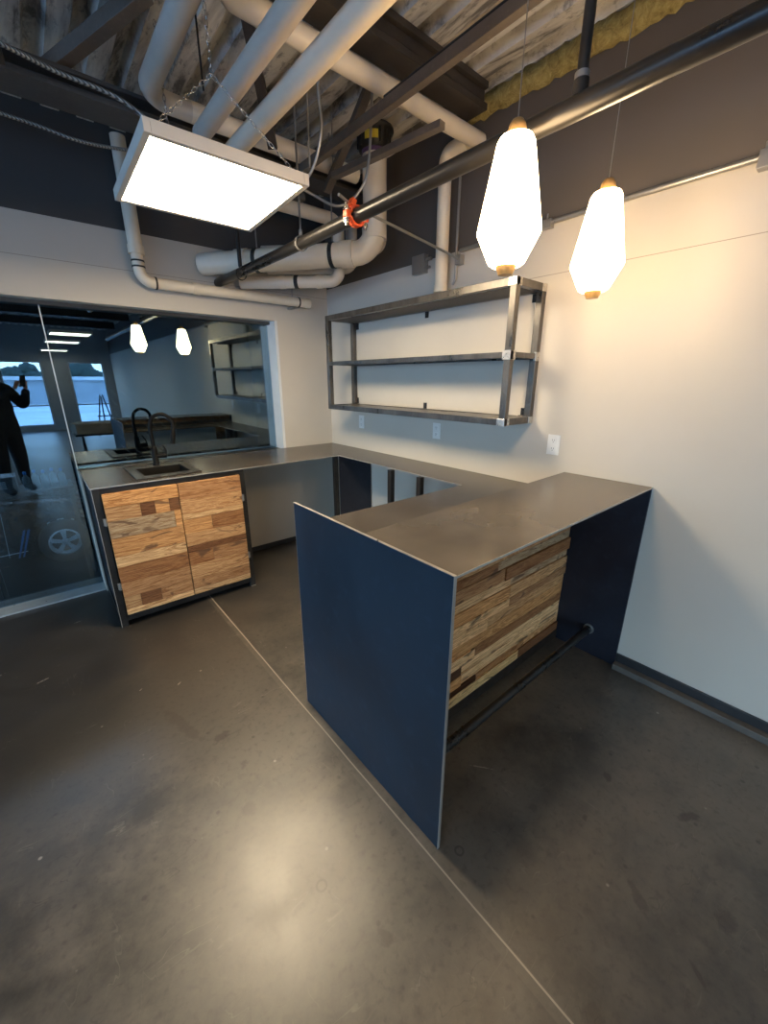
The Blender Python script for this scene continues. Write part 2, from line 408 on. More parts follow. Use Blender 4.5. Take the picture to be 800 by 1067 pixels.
# rear wall with windows
w = MB(); zb, zt = .16, 2.09
xs = [XL - .2, -6.9, -5.9, -5.1, -4.1, -2.85, -1.85, -1.19, -.25, .2]
for i in range(0, len(xs) - 1):
    if i % 2 == 0: w.box(xs[i], xs[i + 1], YR - .2, YR, 0, 3.25)
    else: w.box(xs[i], xs[i + 1], YR - .2, YR, 0, zb); w.box(xs[i], xs[i + 1], YR - .2, YR, zt, 3.25)
struct('wall_back', w, M['wallB'])
wn = 3
for i in (1, 3, 5, 7):
    m = MB(); a, b = xs[i], xs[i + 1]
    for (p, q) in ((a, a + .04), (b - .04, b)): m.box(p, q, YR - .12, YR - .05, zb, zt)
    m.box(a, b, YR - .12, YR - .05, zb, zb + .04); m.box(a, b, YR - .12, YR - .05, zt - .04, zt); m.box(a, b, YR - .12, YR - .05, .76, .80)
    struct('window_%d' % wn, m, M['alu']); wn += 1
# far side wall with big daylight openings
ys = [YR - .2, -11.6, -9.4, -8.6, -6.4, -5.6, -3.4, -2.6, -.7, .16]
w = MB()
for i in range(0, len(ys) - 1):
    if i % 2 == 0: w.box(XL - .2, XL, ys[i], ys[i + 1], 0, 3.25)
    else: w.box(XL - .2, XL, ys[i], ys[i + 1], 0, .15); w.box(XL - .2, XL, ys[i], ys[i + 1], 2.55, 3.25)
struct('wall_far', w, M['wallB'])
for i in (1, 3, 5, 7):
    m = MB(); a, b = ys[i], ys[i + 1]
    for (p, q) in ((a, a + .05), (b - .05, b), ((a + b) / 2 - .025, (a + b) / 2 + .025)): m.box(XL - .13, XL - .05, p, q, .15, 2.55)
    m.box(XL - .13, XL - .05, a, b, .15, .2); m.box(XL - .13, XL - .05, a, b, 2.5, 2.55)
    struct('window_%d' % wn, m, M['alu']); wn += 1
# corrugated deck, ribs along y
poly = []; x = XL - .2; P = .17
while x < .18:
    poly += [(x, CZ), (x + .085, CZ), (x + .105, CZ + .055), (x + .15, CZ + .055)]; x += P
poly += [(.2, CZ + .02), (.2, CZ + .14), (XL - .2, CZ + .14)]
m = MB()
n = len(poly)
low = poly[:-2]
vs = [(p[0], YR - .2, p[1]) for p in low] + [(p[0], .35, p[1]) for p in low]; k = len(low)
m.add(vs, [(i, i + 1, k + i + 1, k + i) for i in range(k - 1)])
m.box(XL - .2, .2, YR - .2, .35, CZ + .09, CZ + .2)
struct('ceiling', m, M['deck'], fix=False)
# glass
for i, (a, b) in enumerate(((-2.132, -.524), (-3.70, -2.134), (-5.2, -3.702))):
    root = bpy.data.objects.new('window_%d' % (1 if i == 0 else 10 + i), None); COL.objects.link(root); root.location = (a, GY, 0)
    tag(root, kind='structure')
    MB().box(a, b, GY, GY + .010, .012 if i else HC - .01, 2.057).build('glass_pane', M['glass'] if i == 0 else M['glass_clean'], root)
    MB().box(a - .003, a + .003, GY - .003, GY + .013, .012, 2.057).build('edge_strip', M['alu'], root)
struct('trim_1', MB().box(-5.2, -2.136, .02, .17, 0, .014), M['alu'], bevel=.003)
struct('trim_2', MB().box(-.545, -.521, .002, GY + .03, 0, 2.057), M['jamb'])
struct('trim_3', MB().box(-5.2, -.545, .10, .25, 2.035, 2.057), M['greybeam'])
struct('baseboard_right', MB().box(-.012, 0, YR, YF - .002, .035, .085), M['base'], bevel=.002)
struct('trim_4', MB().box(-.05, 0, YR, YF - .002, 0, .035), M['strip'], bevel=.002)
struct('baseboard_left', MB().box(-1.19, -.002, -.012, 0, 0, .045), M['base'], bevel=.002)
struct('baseboard_corner', MB().box(-.012, 0, -2.40, -.013, 0, .045), M['base'], bevel=.002)
struct('wall_low', MB().box(-2.134, -.521, 0, .34, 0, HC - .022), M['wallL'])
struct('trim_5', MB().box(-2.134, -.521, .001, GY + .05, HC - .022, HC - .012), M['tubeB'])
# ------------------------------------------------------------------ garage beyond the glass
GZ = -1.13
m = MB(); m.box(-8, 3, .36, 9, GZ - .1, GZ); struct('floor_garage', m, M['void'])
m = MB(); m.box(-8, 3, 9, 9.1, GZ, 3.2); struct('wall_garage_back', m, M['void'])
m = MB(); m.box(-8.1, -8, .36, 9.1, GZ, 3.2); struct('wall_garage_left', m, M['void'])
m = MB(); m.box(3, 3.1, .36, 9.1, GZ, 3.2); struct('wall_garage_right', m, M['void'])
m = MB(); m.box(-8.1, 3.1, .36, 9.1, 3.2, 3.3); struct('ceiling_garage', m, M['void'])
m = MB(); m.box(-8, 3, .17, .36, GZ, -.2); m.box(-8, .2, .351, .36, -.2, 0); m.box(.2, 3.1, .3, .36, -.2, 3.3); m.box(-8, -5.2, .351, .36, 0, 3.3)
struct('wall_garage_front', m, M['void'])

# ------------------------------------------------------------------ steel countertop (U shape, thin plate)
def plate_poly(poly, z0, z1, mat, name, parent=None, hole=None):
    bm = bmesh.new()
    vs = [bm.verts.new((x, y, z1)) for x, y in poly]
    es = [bm.edges.new((vs[i], vs[(i + 1) % len(vs)])) for i in range(len(vs))]
    if hole:
        hv = [bm.verts.new((x, y, z1)) for x, y in hole]
        es += [bm.edges.new((hv[i], hv[(i + 1) % len(hv)])) for i in range(len(hv))]
    r = bmesh.ops.triangle_fill(bm, use_beauty=True, use_dissolve=False, edges=es)
    top = list(bm.faces)
    ex = bmesh.ops.extrude_face_region(bm, geom=top)
    bmesh.ops.translate(bm, vec=(0, 0, z0 - z1), verts=[e for e in ex['geom'] if isinstance(e, bmesh.types.BMVert)])
    bmesh.ops.recalc_face_normals(bm, faces=bm.faces)
    loc = V((0, 0, 0)); p = parent
    while p is not None: loc += p.location; p = p.parent
    bmesh.ops.translate(bm, vec=-loc, verts=bm.verts)
    me = bpy.data.meshes.new(name); bm.to_mesh(me); bm.free(); me.materials.append(mat)
    o = bpy.data.objects.new(name, me); COL.objects.link(o)
    if parent: o.parent = parent
    return o
ct = thing('steel_countertop', 'thin U-shaped dark steel worktop running from the sink round the room corner', 'countertop', (-1.0, -.3, HC))
Uo = [(-2.132, -.003), (-.002, -.003), (-.002, -2.468), (PX + .008, -2.468), (PX + .008, -2.001), (-.362, -2.001), (-.362, -.658), (-2.132, -.658)]
hole = [(-1.83, -.225), (-1.515, -.225), (-1.515, -.525), (-1.83, -.525)]
plate_poly(Uo, HC - .006, HC, M['top'], 'worktop_plate', ct, hole)
e = MB()
e.box(-2.134, -.36, -.6605, -.6585, HC - .0062, HC + .0004); e.box(-2.1345, -2.1325, -.66, -.003, HC - .0062, HC + .0004)
e.box(-.3625, -.3605, -2.0, -.66, HC - .0062, HC + .0006)
e.build('bright_edge', M['edge'], ct)
fr = MB()

# ------------------------------------------------------------------ support frame below the right-wall counter
sf = thing('counter_support_frame', 'black steel posts and side panel holding the worktop under the wall shelf', 'support frame', (-.36, -1.1, 0))
for y in (-.625, -1.36, -1.66):
    MB().box(-.40, -.362, y - .019, y + .019, 0, HC - .007).build('post', M['tubeB'], sf, .002)
MB().box(-.361, -.014, -.654, -.646, .056, HC - .007).build('side_panel', M['navy'], sf, .001)
MB().box(-.385, -.02, -1.95, -.64, .045, .055).build('lower_shelf', M['navy'], sf)

# ------------------------------------------------------------------ sink cabinet
cb_ = thing('sink_cabinet', 'low sink cabinet with two reclaimed wood doors in a black steel frame', 'cabinet', (-1.67, -.33, 0))
T = .040
xl, xr, yf_, yb_ = -2.128, -1.200, -.652, -.03
for (x, y) in ((xl, yf_), (xr - T, yf_), (xl, yb_ - T), (xr - T, yb_ - T)):
    MB().box(x, x + T, y, y + T, 0, HC - .0085).build('corner_post', M['tubeB'], cb_, .002)
for bb in ((xl + T, xr - T, yf_ + .002, yf_ + T, HC - .048, HC - .0085), (xl + T, xr - T, yf_ + .006, yf_ + T, .035, .085), (xl + .002, xl + T, yf_ + T, yb_ - T, .04, .08), (xl + .002, xl + T, yf_ + T, yb_ - T, HC - .048, HC - .009), (xr - T, xr - .002, yf_ + T, yb_ - T, .04, .08)):
    MB().box(*bb).build('frame_rail', M['tubeB'], cb_)
MB().box(xl - .0012, xl + .002, yf_ - .0012, yf_ + .002, 0, HC - .009).build('bright_edge', M['edge'], cb_)
MB().box(xr - T, xr + .001, yf_ - .002, yf_, 0, .004).build('bright_edge', M['edge'], cb_)
MB().box(xl + T, xr - T, yf_ + T, yb_, .075, .085).build('bottom_panel', M['navy'], cb_)
MB().box(xl + .01, xl + .016, yf_ + T, yb_ - T, .085, HC - .05).build('side_panel', M['navy'], cb_)
MB().box(xr - .016, xr - .01, yf_ + T, yb_ - T, .085, HC - .05).build('side_panel', M['navy'], cb_)
MB().box(xl + T, xr - T, yb_ - .02, yb_ - .01, .085, HC - .05).build('back_panel', M['navy'], cb_)
MB().box(-1.68, -1.645, yf_ + .003, yf_ + .03, .085, HC - .048).build('centre_stile', M['tubeB'], cb_)
TN = {'l': srgb(228, 190, 140), 'o': srgb(214, 164, 108), 't': srgb(198, 158, 112), 'g': srgb(182, 160, 128), 'b': srgb(160, 116, 76), 'd': srgb(126, 88, 58), 'k': srgb(84, 58, 40), 'y': srgb(240, 202, 142), 'm': srgb(180, 138, 96)}
def boards(rows, x0, x1, z1, z0, yfront, th, jitter=.004, gain=1.0):
    m = MB(); tot = sum(r[0] for r in rows); z = z1
    for r in rows:
        h = r[0] / tot * (z1 - z0); x = x0; s = sum(w for w, c in r[1])
        for w, c in r[1]:
            wx = w / s * (x1 - x0); t = TN[c]; f = random.uniform(1.0, 1.22) * gain
            m.t = (t[0] * f, t[1] * f, t[2] * f, random.random())
            j = random.uniform(0, jitter)
            m.box(x + .0006, x + wx - .0006, yfront + jitter - j - (0), yfront + th, z - h + .0006, z - .0006)
            x += wx
        z -= h
    return m
D1 = [(11, [(1, 'o')]), (11, [(.45, 't'), (.2, 'd'), (.2, 'o'), (.15, 'd')]), (14, [(.9, 'g'), (.1, 'o')]), (16, [(1, 'o')]), (9, [(1, 'l')]), (14, [(1, 'b')]), (13, [(1, 'm')]), (11, [(.22, 't'), (.3, 'd'), (.48, 'm')]), (5, [(1, 'l')])]
D2 = [(14, [(1, 'm')]), (13, [(1, 't')]), (4, [(1, 'l')]), (13, [(.45, 'o'), (.55, 'b')]), (11, [(1, 't')]), (6, [(1, 'd')]), (12, [(.4, 'b'), (.6, 'm')]), (13, [(1, 't')]), (10, [(1, 'm')]), (5, [(1, 'l')])]
for rows, a, b, hx in ((D1, -2.084, -1.666, -2.092), (D2, -1.662, -1.244, -1.236)):
    d = boards(rows, a, b, .915, .09, -.680, .024).build('door', M['wood'], cb_, .0008)
    for hz in (.30 if hx < -2 else .28, .74):
        m = MB(); m.box(hx - .010, hx + .010, -.672, -.654, hz - .022, hz + .022); m.tube([(hx, -.674, hz - .024), (hx, -.674, hz + .024)], .004, 8)
        m.build('hinge', M['galv'], d)

# ------------------------------------------------------------------ sink + faucet
sk = thing('kitchen_sink', 'black drop-in sink set into the steel worktop over the wooden doors', 'sink', (-1.67, -.37, HC))
m = MB(); a, b, c_, d_ = -1.875, -1.475, -.600, -.108
zi = HC - .17
i0, i1, j0, j1 = -1.822, -1.523, -.517, -.233
# rim ring
z0_, z1_ = HC + .0005, HC + .008
m.box(a, i0, c_, d_, z0_, z1_); m.box(i1, b, c_, d_, z0_, z1_); m.box(i0, i1, c_, j0, z0_, z1_); m.box(i0, i1, j1, d_, z0_, z1_)
m.build('rim', simple('sink_rim_brown_black', (.022, .017, .014, 1), .38, 0, .1, 60, spec=.3), sk, .002)
m = MB()
m.box(i0, i0 + .006, j0, j1, zi, z1_ - .001); m.box(i1 - .006, i1, j0, j1, zi, z1_ - .001); m.box(i0 + .006, i1 - .006, j0, j0 + .006, zi, z1_ - .001); m.box(i0 + .006, i1 - .006, j1 - .006, j1, zi, z1_ - .001); m.box(i0, i1, j0, j1, zi - .006, zi)
m.build('basin', M['sinkb'], sk)
MB().lathe([(0, .002), (.035, .002), (.04, 0), (.04, -.002)], (-1.672, -.37, zi + .003), 20).build('drain', M['galv'], sk)
fc = thing('kitchen_faucet', 'matte black gooseneck faucet standing behind the sink', 'faucet', (-1.668, -.165, HC + .008))
fx, fy, fz = -1.668, -.165, HC + .008
MB().lathe([(0, 0), (.027, 0), (.027, .006), (.022, .012), (.021, .11), (.018, .14), (0, .14)], (fx, fy, fz), 20).build('base', M['faucet'], fc)
neck = [(fx, fy, fz + .13), (fx - .003, fy, fz + .26)] 
for k in range(11):
    th = math.pi - k * math.radians(205) / 10
    neck.append((fx + .072 + .072 * math.cos(th) , fy - .05 * (k / 10), fz + .285 + .085 * math.sin(th)))
MB().tube(catmull(neck, 4), .0125, 14).build('neck', M['faucet'], fc)
p = V(neck[-1]); q = V(neck[-2]); dr = (p - q).normalized()
MB().tube([p - dr * .01, p + dr * .03, p + dr * .09, p + dr * .10], [.0135, .017, .018, .014], 14).build('spray_head', M['faucet'], fc)
m = MB(); m.tube([(fx + .01, fy - .005, fz + .065), (fx + .075, fy - .02, fz + .068)], .018, 14); m.build('handle_hub', M['faucet'], fc)
m = MB(); m.tube(catmull([(fx + .066, fy - .02, fz + .07), (fx + .072, fy - .03, fz + .10), (fx + .050, fy - .045, fz + .145)], 5), .006, 10, r1=.004); m.build('lever', M['faucet'], fc)

# ------------------------------------------------------------------ raised bar
br = thing('bar_counter', 'raised steel waterfall bar with reclaimed wood front and foot rail against the right wall', 'bar counter', (-.75, -2.6, 0))
PT = .008
MB().box(PX - PT, PX, YF, YB, 0, H).build('end_panel', M['blue'], br, .0006)['label'] = 'blued steel end panel'
m = MB(); 
m.box(PX - PT - .0015, PX + .0015, YF - .0015, YF + .0006, 0, H + .0004)
m.box(PX - PT - .0012, PX + .0012, YF, YB, H - .0006, H + .0012); m.box(PX - PT, PX + .001, YB - .0005, YB + .0012, 0, H)
m.build('bright_edge', M['edge'], br)
plate_poly([(PX, YF), (-.002, YF), (-.002, YK), (PX, YK - .04)], H - .008, H - .001, M['bartop'], 'bar_top', br)
m = MB(); m.box(PX + .001, -.004, YF - .001, YF + .0004, H - .0085, H - .0008); m.build('front_edge', M['edge'], br)
MB().box(-.012, -.003, YF + .002, YK - .014, 0, H - .009).build('wall_panel', M['navy'], br, .0006)
m = MB(); m.box(-.0135, -.0015, YF + .0006, YF + .0022, 0.0, H - .009); m.build('wall_panel_edge', M['navy'], br)
m = MB()
m.box(PX + .006, -.015, -2.52, -2.48, .03, .07); m.box(PX + .006, -.015, -2.52, -2.48, HC + .005, HC + .045)
for x in (PX + .006, -.77, -.055): m.box(x, x + .04, -2.52, -2.48, 0, HC + .045)
m.build('inner_frame', M['tubeB'], br)
MB().box(PX + .006, -.40, -2.06, -2.052, .02, HC - .012).build('back_panel', M['alu'], br)
m = MB(); m.box(PX + .001, -.013, -2.56, -2.525, .0, .062); m.build('kick_plate', simple('dark_brown_kick', (.028, .018, .012, 1), .5), br)
BR = [(5, [(.12, 'o'), (.22, 't'), (.66, 'b')]), (5, [(.12, 't'), (.13, 'o'), (.75, 'l')]), (6, [(.28, 'm'), (.45, 'd'), (.27, 't')]), (5, [(.22, 'd'), (.45, 'y'), (.33, 'o')]), (6, [(.20, 'y'), (.45, 't'), (.35, 'm')]),
      (4, [(.30, 'y'), (.22, 'b'), (.48, 'g')]), (6, [(.30, 'y'), (.26, 'm'), (.44, 'b')]), (4, [(.14, 'k'), (.46, 'l'), (.4, 'g')]), (6, [(.22, 'd'), (.38, 'o'), (.4, 't')]), (4, [(.18, 'k'), (.42, 'l'), (.4, 'm')]), (5, [(.48, 'l'), (.52, 't')]),
      (6, [(.3, 'b'), (.7, 'o')]), (5, [(.3, 'm'), (.12, 'l'), (.58, 'b')]), (5, [(.26, 't'), (.10, 'k'), (.64, 'l')]), (5, [(.36, 'o'), (.64, 'l')]), (3, [(.44, 'k'), (.3, 't'), (.26, 'l')]), (5, [(.7, 'y'), (.3, 'd')])]
bd = boards(BR, PX + .002, -.016, H - .012, .062, -2.560, .034, .012, 1.2).build('wood_cladding', M['wood'], br, .001)
MB().tube([(PX + .002, -2.746, .165), (-.014, -2.746, .165)], .021, 16).build('foot_rail', M['spr'], br)
for x, s in ((-.016, -1), (PX + .004, 1)):
    MB().tube([(x, -2.746, .165), (x + s * .007, -2.746, .165)], .030, 18).build('rail_flange', M['galv'], br)

# ------------------------------------------------------------------ wall shelf
sh = thing('steel_shelf_unit', 'open welded raw steel shelf unit with three tiers on the right wall', 'shelf', (-.15, -1.3, 1.33))
DX, Y1, Y2, Z1, Z2, ZM = -.295, -.414, -2.216, 1.328, 2.074, 1.690
T = .038
for i, (x, y) in enumerate(((DX, Y1 - T), (DX, Y2), (-.040, Y1 - T), (-.040, Y2))):
    MB().box(x, x + T, y, y + T, Z1, Z2).build('post', M['tubeR'], sh, .002)
for z in (Z1, ZM, Z2 - T):
    m = MB()
    if z == ZM: m.box(DX + .002, DX + T, Y2 + T, Y1 - T, z - .002, z + .028); m.box(-.038, -.004, Y2 + T, Y1 - T, z - .002, z + .028)
    else: m.box(DX + .001, DX + T, Y2 + T, Y1 - T, z, z + T); m.box(-.039, -.004, Y2 + T, Y1 - T, z, z + T)
    hh = .028 if z == ZM else T
    for y in (Y1 - T, Y2): m.box(DX + T, -.04, y + .001, y + T - .001, z, z + hh)
    m.build('tier_frame', M['tubeR'], sh, .0015)
    zz = z + (.028 if z == ZM else T) - .004
    if z == Z2 - T: zz = z + .010
    MB().box(DX + T, -.040, Y2 + T, Y1 - T, zz - .012, zz).build('shelf_board', M['greybeam'] if z != Z1 else M['tubeR'], sh)
for z in (Z1 + .019, ZM + .012, Z2 - .019):
    for y in (Y2,):
        m = MB()
        zh = .024 if abs(z - ZM) < .05 else .0195
        m.box(DX - .0012, DX + .03, y - .0012, y + .05, z - zh, z + zh); m.box(DX, DX + .05, y - .0012, y + .02, z - zh, z + zh)
        m.build('weld_corner', M['weld'], sh, .0015)
        MB().box(-.045, -.002, y - .0012, y + .012, z - zh, z + zh).build('weld_corner', M['weld'], sh, .0015)
for (y, z) in ((-1.303, 2.02), (-1.315, 1.385), (-.455, 1.395), (-.47, 2.01), (-2.15, 2.015), (-2.15, 1.388)):
    m = MB(); m.box(-.0045, -.0005, y - .016, y + .016, z - .024, z + .024)
    m.box(-.03, -.0005, y - .016, y + .016, z + (.018 if z > 1.8 else -.024), z + (.024 if z > 1.8 else -.018)); m.tube([(-.009, y, z), (-.003, y, z)], .006, 8)
    m.build('mounting_bracket', M['tubeB'], sh)

# ------------------------------------------------------------------ outlets
labs = ('white duplex outlet below the far end of the wall shelf, nearest the room corner', 'white duplex outlet below the middle of the wall shelf', 'white duplex outlet just above the bar, right of the wall shelf')
for k, (y, z) in enumerate(((-.51, 1.205), (-1.444, 1.208), (-2.370, 1.214))):
    o = thing('power_outlet', labs[k], 'outlet', (0, y, z), 'duplex outlets on the right wall')
    MB().box(-.006, -.0005, y - .037, y + .037, z - .058, z + .058).build('cover_plate', M['white'], o, .002)
    for s in (-1, 1):
        r = MB(); r.box(-.009, -.005, y - .017, y + .017, z + s * .024 - .015, z + s * .024 + .015); ro = r.build('receptacle', M['white'], o, .003)
        sl = MB()
        for dy in (-.006, .006): sl.box(-.0095, -.0088, y + dy - .001, y + dy + .001, z + s * .024 - .001, z + s * .024 + .008)
        sl.tube([(-.0095, y, z + s * .024 - .008), (-.0088, y, z + s * .024 - .008)], .0025, 8); sl.build('slot', M['slot'], ro)

# ------------------------------------------------------------------ pendants
def pendant(x, y, zb, label):
    o = thing('pendant_lamp', label, 'pendant lamp', (x, y, zb), 'glowing pendant lamps over the bar')
    L = .385
    prof = [(.0, .012), (.044, .012), (.056, .02), (.096, .100), (.097, .108), (.055, L - .056), (.047, L - .042), (.0, L - .038)]
    MB().lathe(prof, (x, y, zb), 28).build('glass_shade', M['shade'], o)
    MB().lathe([(0, -.012), (.022, -.012), (.034, .014), (0, .014)], (x, y, zb), 20, smooth=False).build('bottom_cap', M['brass'], o)
    MB().lathe([(.029, L - .042), (.030, L - .036), (.024, L - .012), (.016, L), (0, L)], (x, y, zb), 20).build('top_cap', M['brass'], o)
    MB().tube([(x, y, zb + L - .002), (x, y, CZ - .002)], .0018, 6).build('cable', M['galv'], o)
    MB().lathe([(0, CZ - .03), (.045, CZ - .03), (.045, CZ + .003)], (x, y, 0), 20).build('ceiling_rose', M['strap'], o)
    return o
pendant(-1.050, -2.672, 1.905, 'lit faceted opal pendant with brass caps, the one nearer the ceiling pipes and light panel')
pendant(-.486, -2.697, 1.898, 'lit faceted opal pendant with brass caps, the one nearer the right wall')

# ------------------------------------------------------------------ LED panel with chains
def led(loc, label, tilt, chains=True, mat='panel', half=.322):
    o = thing('led_panel_light', label, 'ceiling light', loc)
    x, y, z = loc; h = half
    m = MB(); 
    for a in ((-h, -h + .024, -h, h), (h - .024, h, -h, h), (-h + .024, h - .024, -h, -h + .024), (-h + .024, h - .024, h - .024, h)):
        m.box(x + a[0], x + a[1], y + a[2], y + a[3], z, z + .045)
    m.box(x - h + .01, x + h - .01, y - h + .01, y + h - .01, z + .038, z + .048)
    m.build('frame', M['lampframe'], o, .002)
    MB().box(x - h + .0245, x + h - .0245, y - h + .0245, y + h - .0245, z + .004, z + .008).build('diffuser', M[mat], o)
    if chains:
        def chain(p, q):
            p, q = V(p), V(q); d = q - p; n = max(2, int(d.length / .021)); u = d.normalized(); c = MB()
            for i in range(n):
                cc = p + d * ((i + .5) / n); s = u.cross(V((0, 1, .3))).normalized(); s2 = u.cross(s)
                if i % 2: s, s2 = s2, s
                pts = [cc + u * .014 * math.cos(t) + s * .0058 * math.sin(t) for t in [2 * math.pi * k / 10 for k in range(11)]]
                c.tube(pts, .0014, 5, caps=False)
            return c
        for yy, topz, zt_ in ((y - h + .03, 2.635, 2.834), (y + h - .03, 2.66, CZ - .01)):
            ap = (x - .055, yy, topz)
            chain((x - h + .04, yy, z + .05), ap).build('chain', M['chrome'], o)
            chain((x + h - .04, yy, z + .05), ap).build('chain', M['chrome'], o)
            chain(ap, (ap[0], yy, zt_)).build('chain', M['chrome'], o)
    return o
lp = led((-1.493, -1.385, 2.365), 'large lit square LED panel hanging on chains above the room', 0)
for c_h in lp.children:
    if c_h.name.split('.')[0] in ('frame', 'diffuser'): c_h.rotation_euler.x = math.radians(-2.4)
for k, (y, lab) in enumerate(((-6.2, 'lit LED panel further back in the room, largest of those mirrored in the glass'), (-8.45, 'lit LED panel in the middle of the mirrored row seen in the glass'), (-12.1, 'lit LED panel farthest back, smallest of those mirrored in the glass'))):
    led((-1.49, y, 2.365), lab, 0, False, 'panel2')

# ------------------------------------------------------------------ overhead pipes
def hub(m, p, d, r, L=.05):
    p = V(p); d = V(d).normalized(); m.tube([p - d * L / 2, p + d * L / 2], r * 1.10, 18)
R4 = .056
def drain(name, label, pts, r, mat, R=None, hubs=(), cat='pipe'):
    o = thing(name, label, cat, pts[0])
    MB().pipe(pts, r, R).build('pipe_run', M[mat], o)
    for (p, d) in hubs:
        m = MB(); hub(m, p, d, r); m.build('coupling', M[mat], o)
    return o
# A, B : grey-cream parallel pipes above the light panel
drain('overhead_pipe', 'grey pipe running front to back above the light panel, middle of the three parallel ones', [(-1.452, -4.6, 2.66), (-1.438, -1.20, 2.66)], .038, 'pvcg', .1)
drain('overhead_pipe', 'fat pale pipe running front to back right of the light panel chains', [(-1.300, -4.6, 2.62), (-1.306, -1.20, 2.62)], .040, 'pvc', .1)
# C + E : from back, elbow, then across to the riser
o = drain('elbowed_drain_pipe', 'grey pipe bending at the upper left then crossing behind the parallel pipes', [(-1.612, -4.6, 2.84), (-1.600, -.985, 2.84), (-.375, -.985, 2.84)], .044, 'pvcg', .11)
MB().tube([(-1.40, -.985, 2.84), (-.378, -.985, 2.84)], .0445, 18).build('crossing_pipe', M['pvc'], o)
# D : cream pipe crossing to the right wall then dropping
o = drain('cream_drain_pipe', 'cream pipe crossing the ceiling to the right wall and dropping to the shelf', [(-1.47, -1.69, 2.95), (-1.47, -1.69, 2.885), (-.003, -1.69, 2.885)], .042, 'pvc', .075)
MB().pipe([(-.06, -1.65, 2.885), (-.06, -1.478, 2.885), (-.06, -1.478, 2.135)], .041, .06).build('drop_pipe', M['pvc'], o)
m = MB(); m.tube([(-.06, -1.478, 2.128), (-.06, -1.478, 2.17)], .0445, 18); m.build('end_cap', M['pvc'], o)
# riser G + diagonal H
rx, ry = -.31, -1.09; R6 = .075
zH = 2.396
pend = V((-1.04, -.085, 2.396))
dg = (pend - V((rx, ry, zH))).normalized()
o = drain('fat_riser_pipe', 'fattest cream pipe dropping from the black cap and turning diagonally to the glass wall', [(rx, ry, 3.0), (rx, ry, zH), tuple(pend), (-1.10, -.001, 2.396)], R6, 'pvc', .13)
for dd in (.19, 1.0):
    m = MB(); p_ = V((rx, ry, zH)) + dg * dd; hub(m, p_, dg, R6, .09); m.build('coupling', M['pvc'], o)
m = MB(); hub(m, (rx, ry, 2.50), (0, 0, 1), R6, .06); m.build('coupling', M['pvc'], o)
m = MB(); m.tube([(rx, ry, 2.93), (rx, ry, 2.955)], R6 * 1.05, 20); m.build('primer_ring', M['purple'], o)
m = MB(); m.lathe([(.080, 2.95), (.098, 2.955), (.098, 3.045), (.125, 3.048), (.125, 3.062), (.09, 3.074), (.0, 3.074)], (rx, ry, 0), 20)
for k in range(10):
    a_ = k * math.pi / 5; m.bar((rx + .1 * math.cos(a_), ry + .1 * math.sin(a_), 2.96), (rx + .1 * math.cos(a_), ry + .1 * math.sin(a_), 3.04), .012, .01)
cap = m.build('roof_drain_cap', M['blackplastic'], o)
m = MB()
for k in range(5):
    a_ = math.radians(-160 + k * 9); a2 = math.radians(-160 + (k + 1) * 9)
    m.add([(rx + .109 * math.cos(a_), ry + .109 * math.sin(a_), 2.975), (rx + .109 * math.cos(a2), ry + .109 * math.sin(a2), 2.975), (rx + .109 * math.cos(a2), ry + .109 * math.sin(a2), 3.02), (rx + .109 * math.cos(a_), ry + .109 * math.sin(a_), 3.02)], [(0, 1, 2, 3)])
m.build('yellow_sticker', M['yellow'], cap)
for dd in (.30, .88):
    c0 = V((rx, ry, zH)) + dg * dd; sdir = dg.cross(V((0, 0, 1)))
    pts = [c0 + (sdir * math.cos(t_) + V((0, 0, 1)) * math.sin(t_)) * (R6 * 1.03) for t_ in [2 * math.pi * k / 20 for k in range(21)]]
    m = MB()
    for k in range(20): m.bar(pts[k], pts[k + 1], .0045, .028, up=(pts[k] - c0).normalized().cross((pts[k + 1] - pts[k]).normalized()))
    m.build('pipe_strap', M['strap'], o)
    m = MB(); m.tube([c0 + V((0, 0, R6)), (c0.x, c0.y, CZ)], .005, 8); m.build('hanger_rod', M['galv'], o)
# F + I : pipe under the beam, dropping and running diagonally beneath H
fx_, fy_ = -.275, -.615
o = drain('low_diagonal_pipe', 'cream pipe passing under the beam, dropping and running diagonally under the fattest pipe', [(-1.5, fy_, 2.70), (fx_, fy_, 2.70), (fx_, fy_, 2.30), (fx_ - .56, fy_ + .56, 2.30)], .043, 'pvc', .075)
d2 = V((-1, 1, 0)).normalized()
for dd in (.16, .34, .45):
    c0 = V((fx_, fy_, 2.30)) + d2 * dd; m = MB(); hub(m, c0, d2, .043, .05 if dd != .34 else .03); m.build('coupling', M['pvc'] if dd != .34 else M['strap'], o)
# thinner pipes high behind
drain('grey_branch_pipe', 'dim grey branch pipe high behind the riser near the room corner', [(-.75, -.30, 2.48), (-.12, -.93, 2.48), (-.12, -.93, 3.03)], .04, 'pvcg', .06)
drain('grey_branch_pipe', 'dim grey branch pipe crossing behind the black sprinkler hanger near the corner', [(-.64, -.14, 2.42), (-.13, -.58, 2.42), (-.13, -.58, 3.03)], .045, 'pvcg', .06)
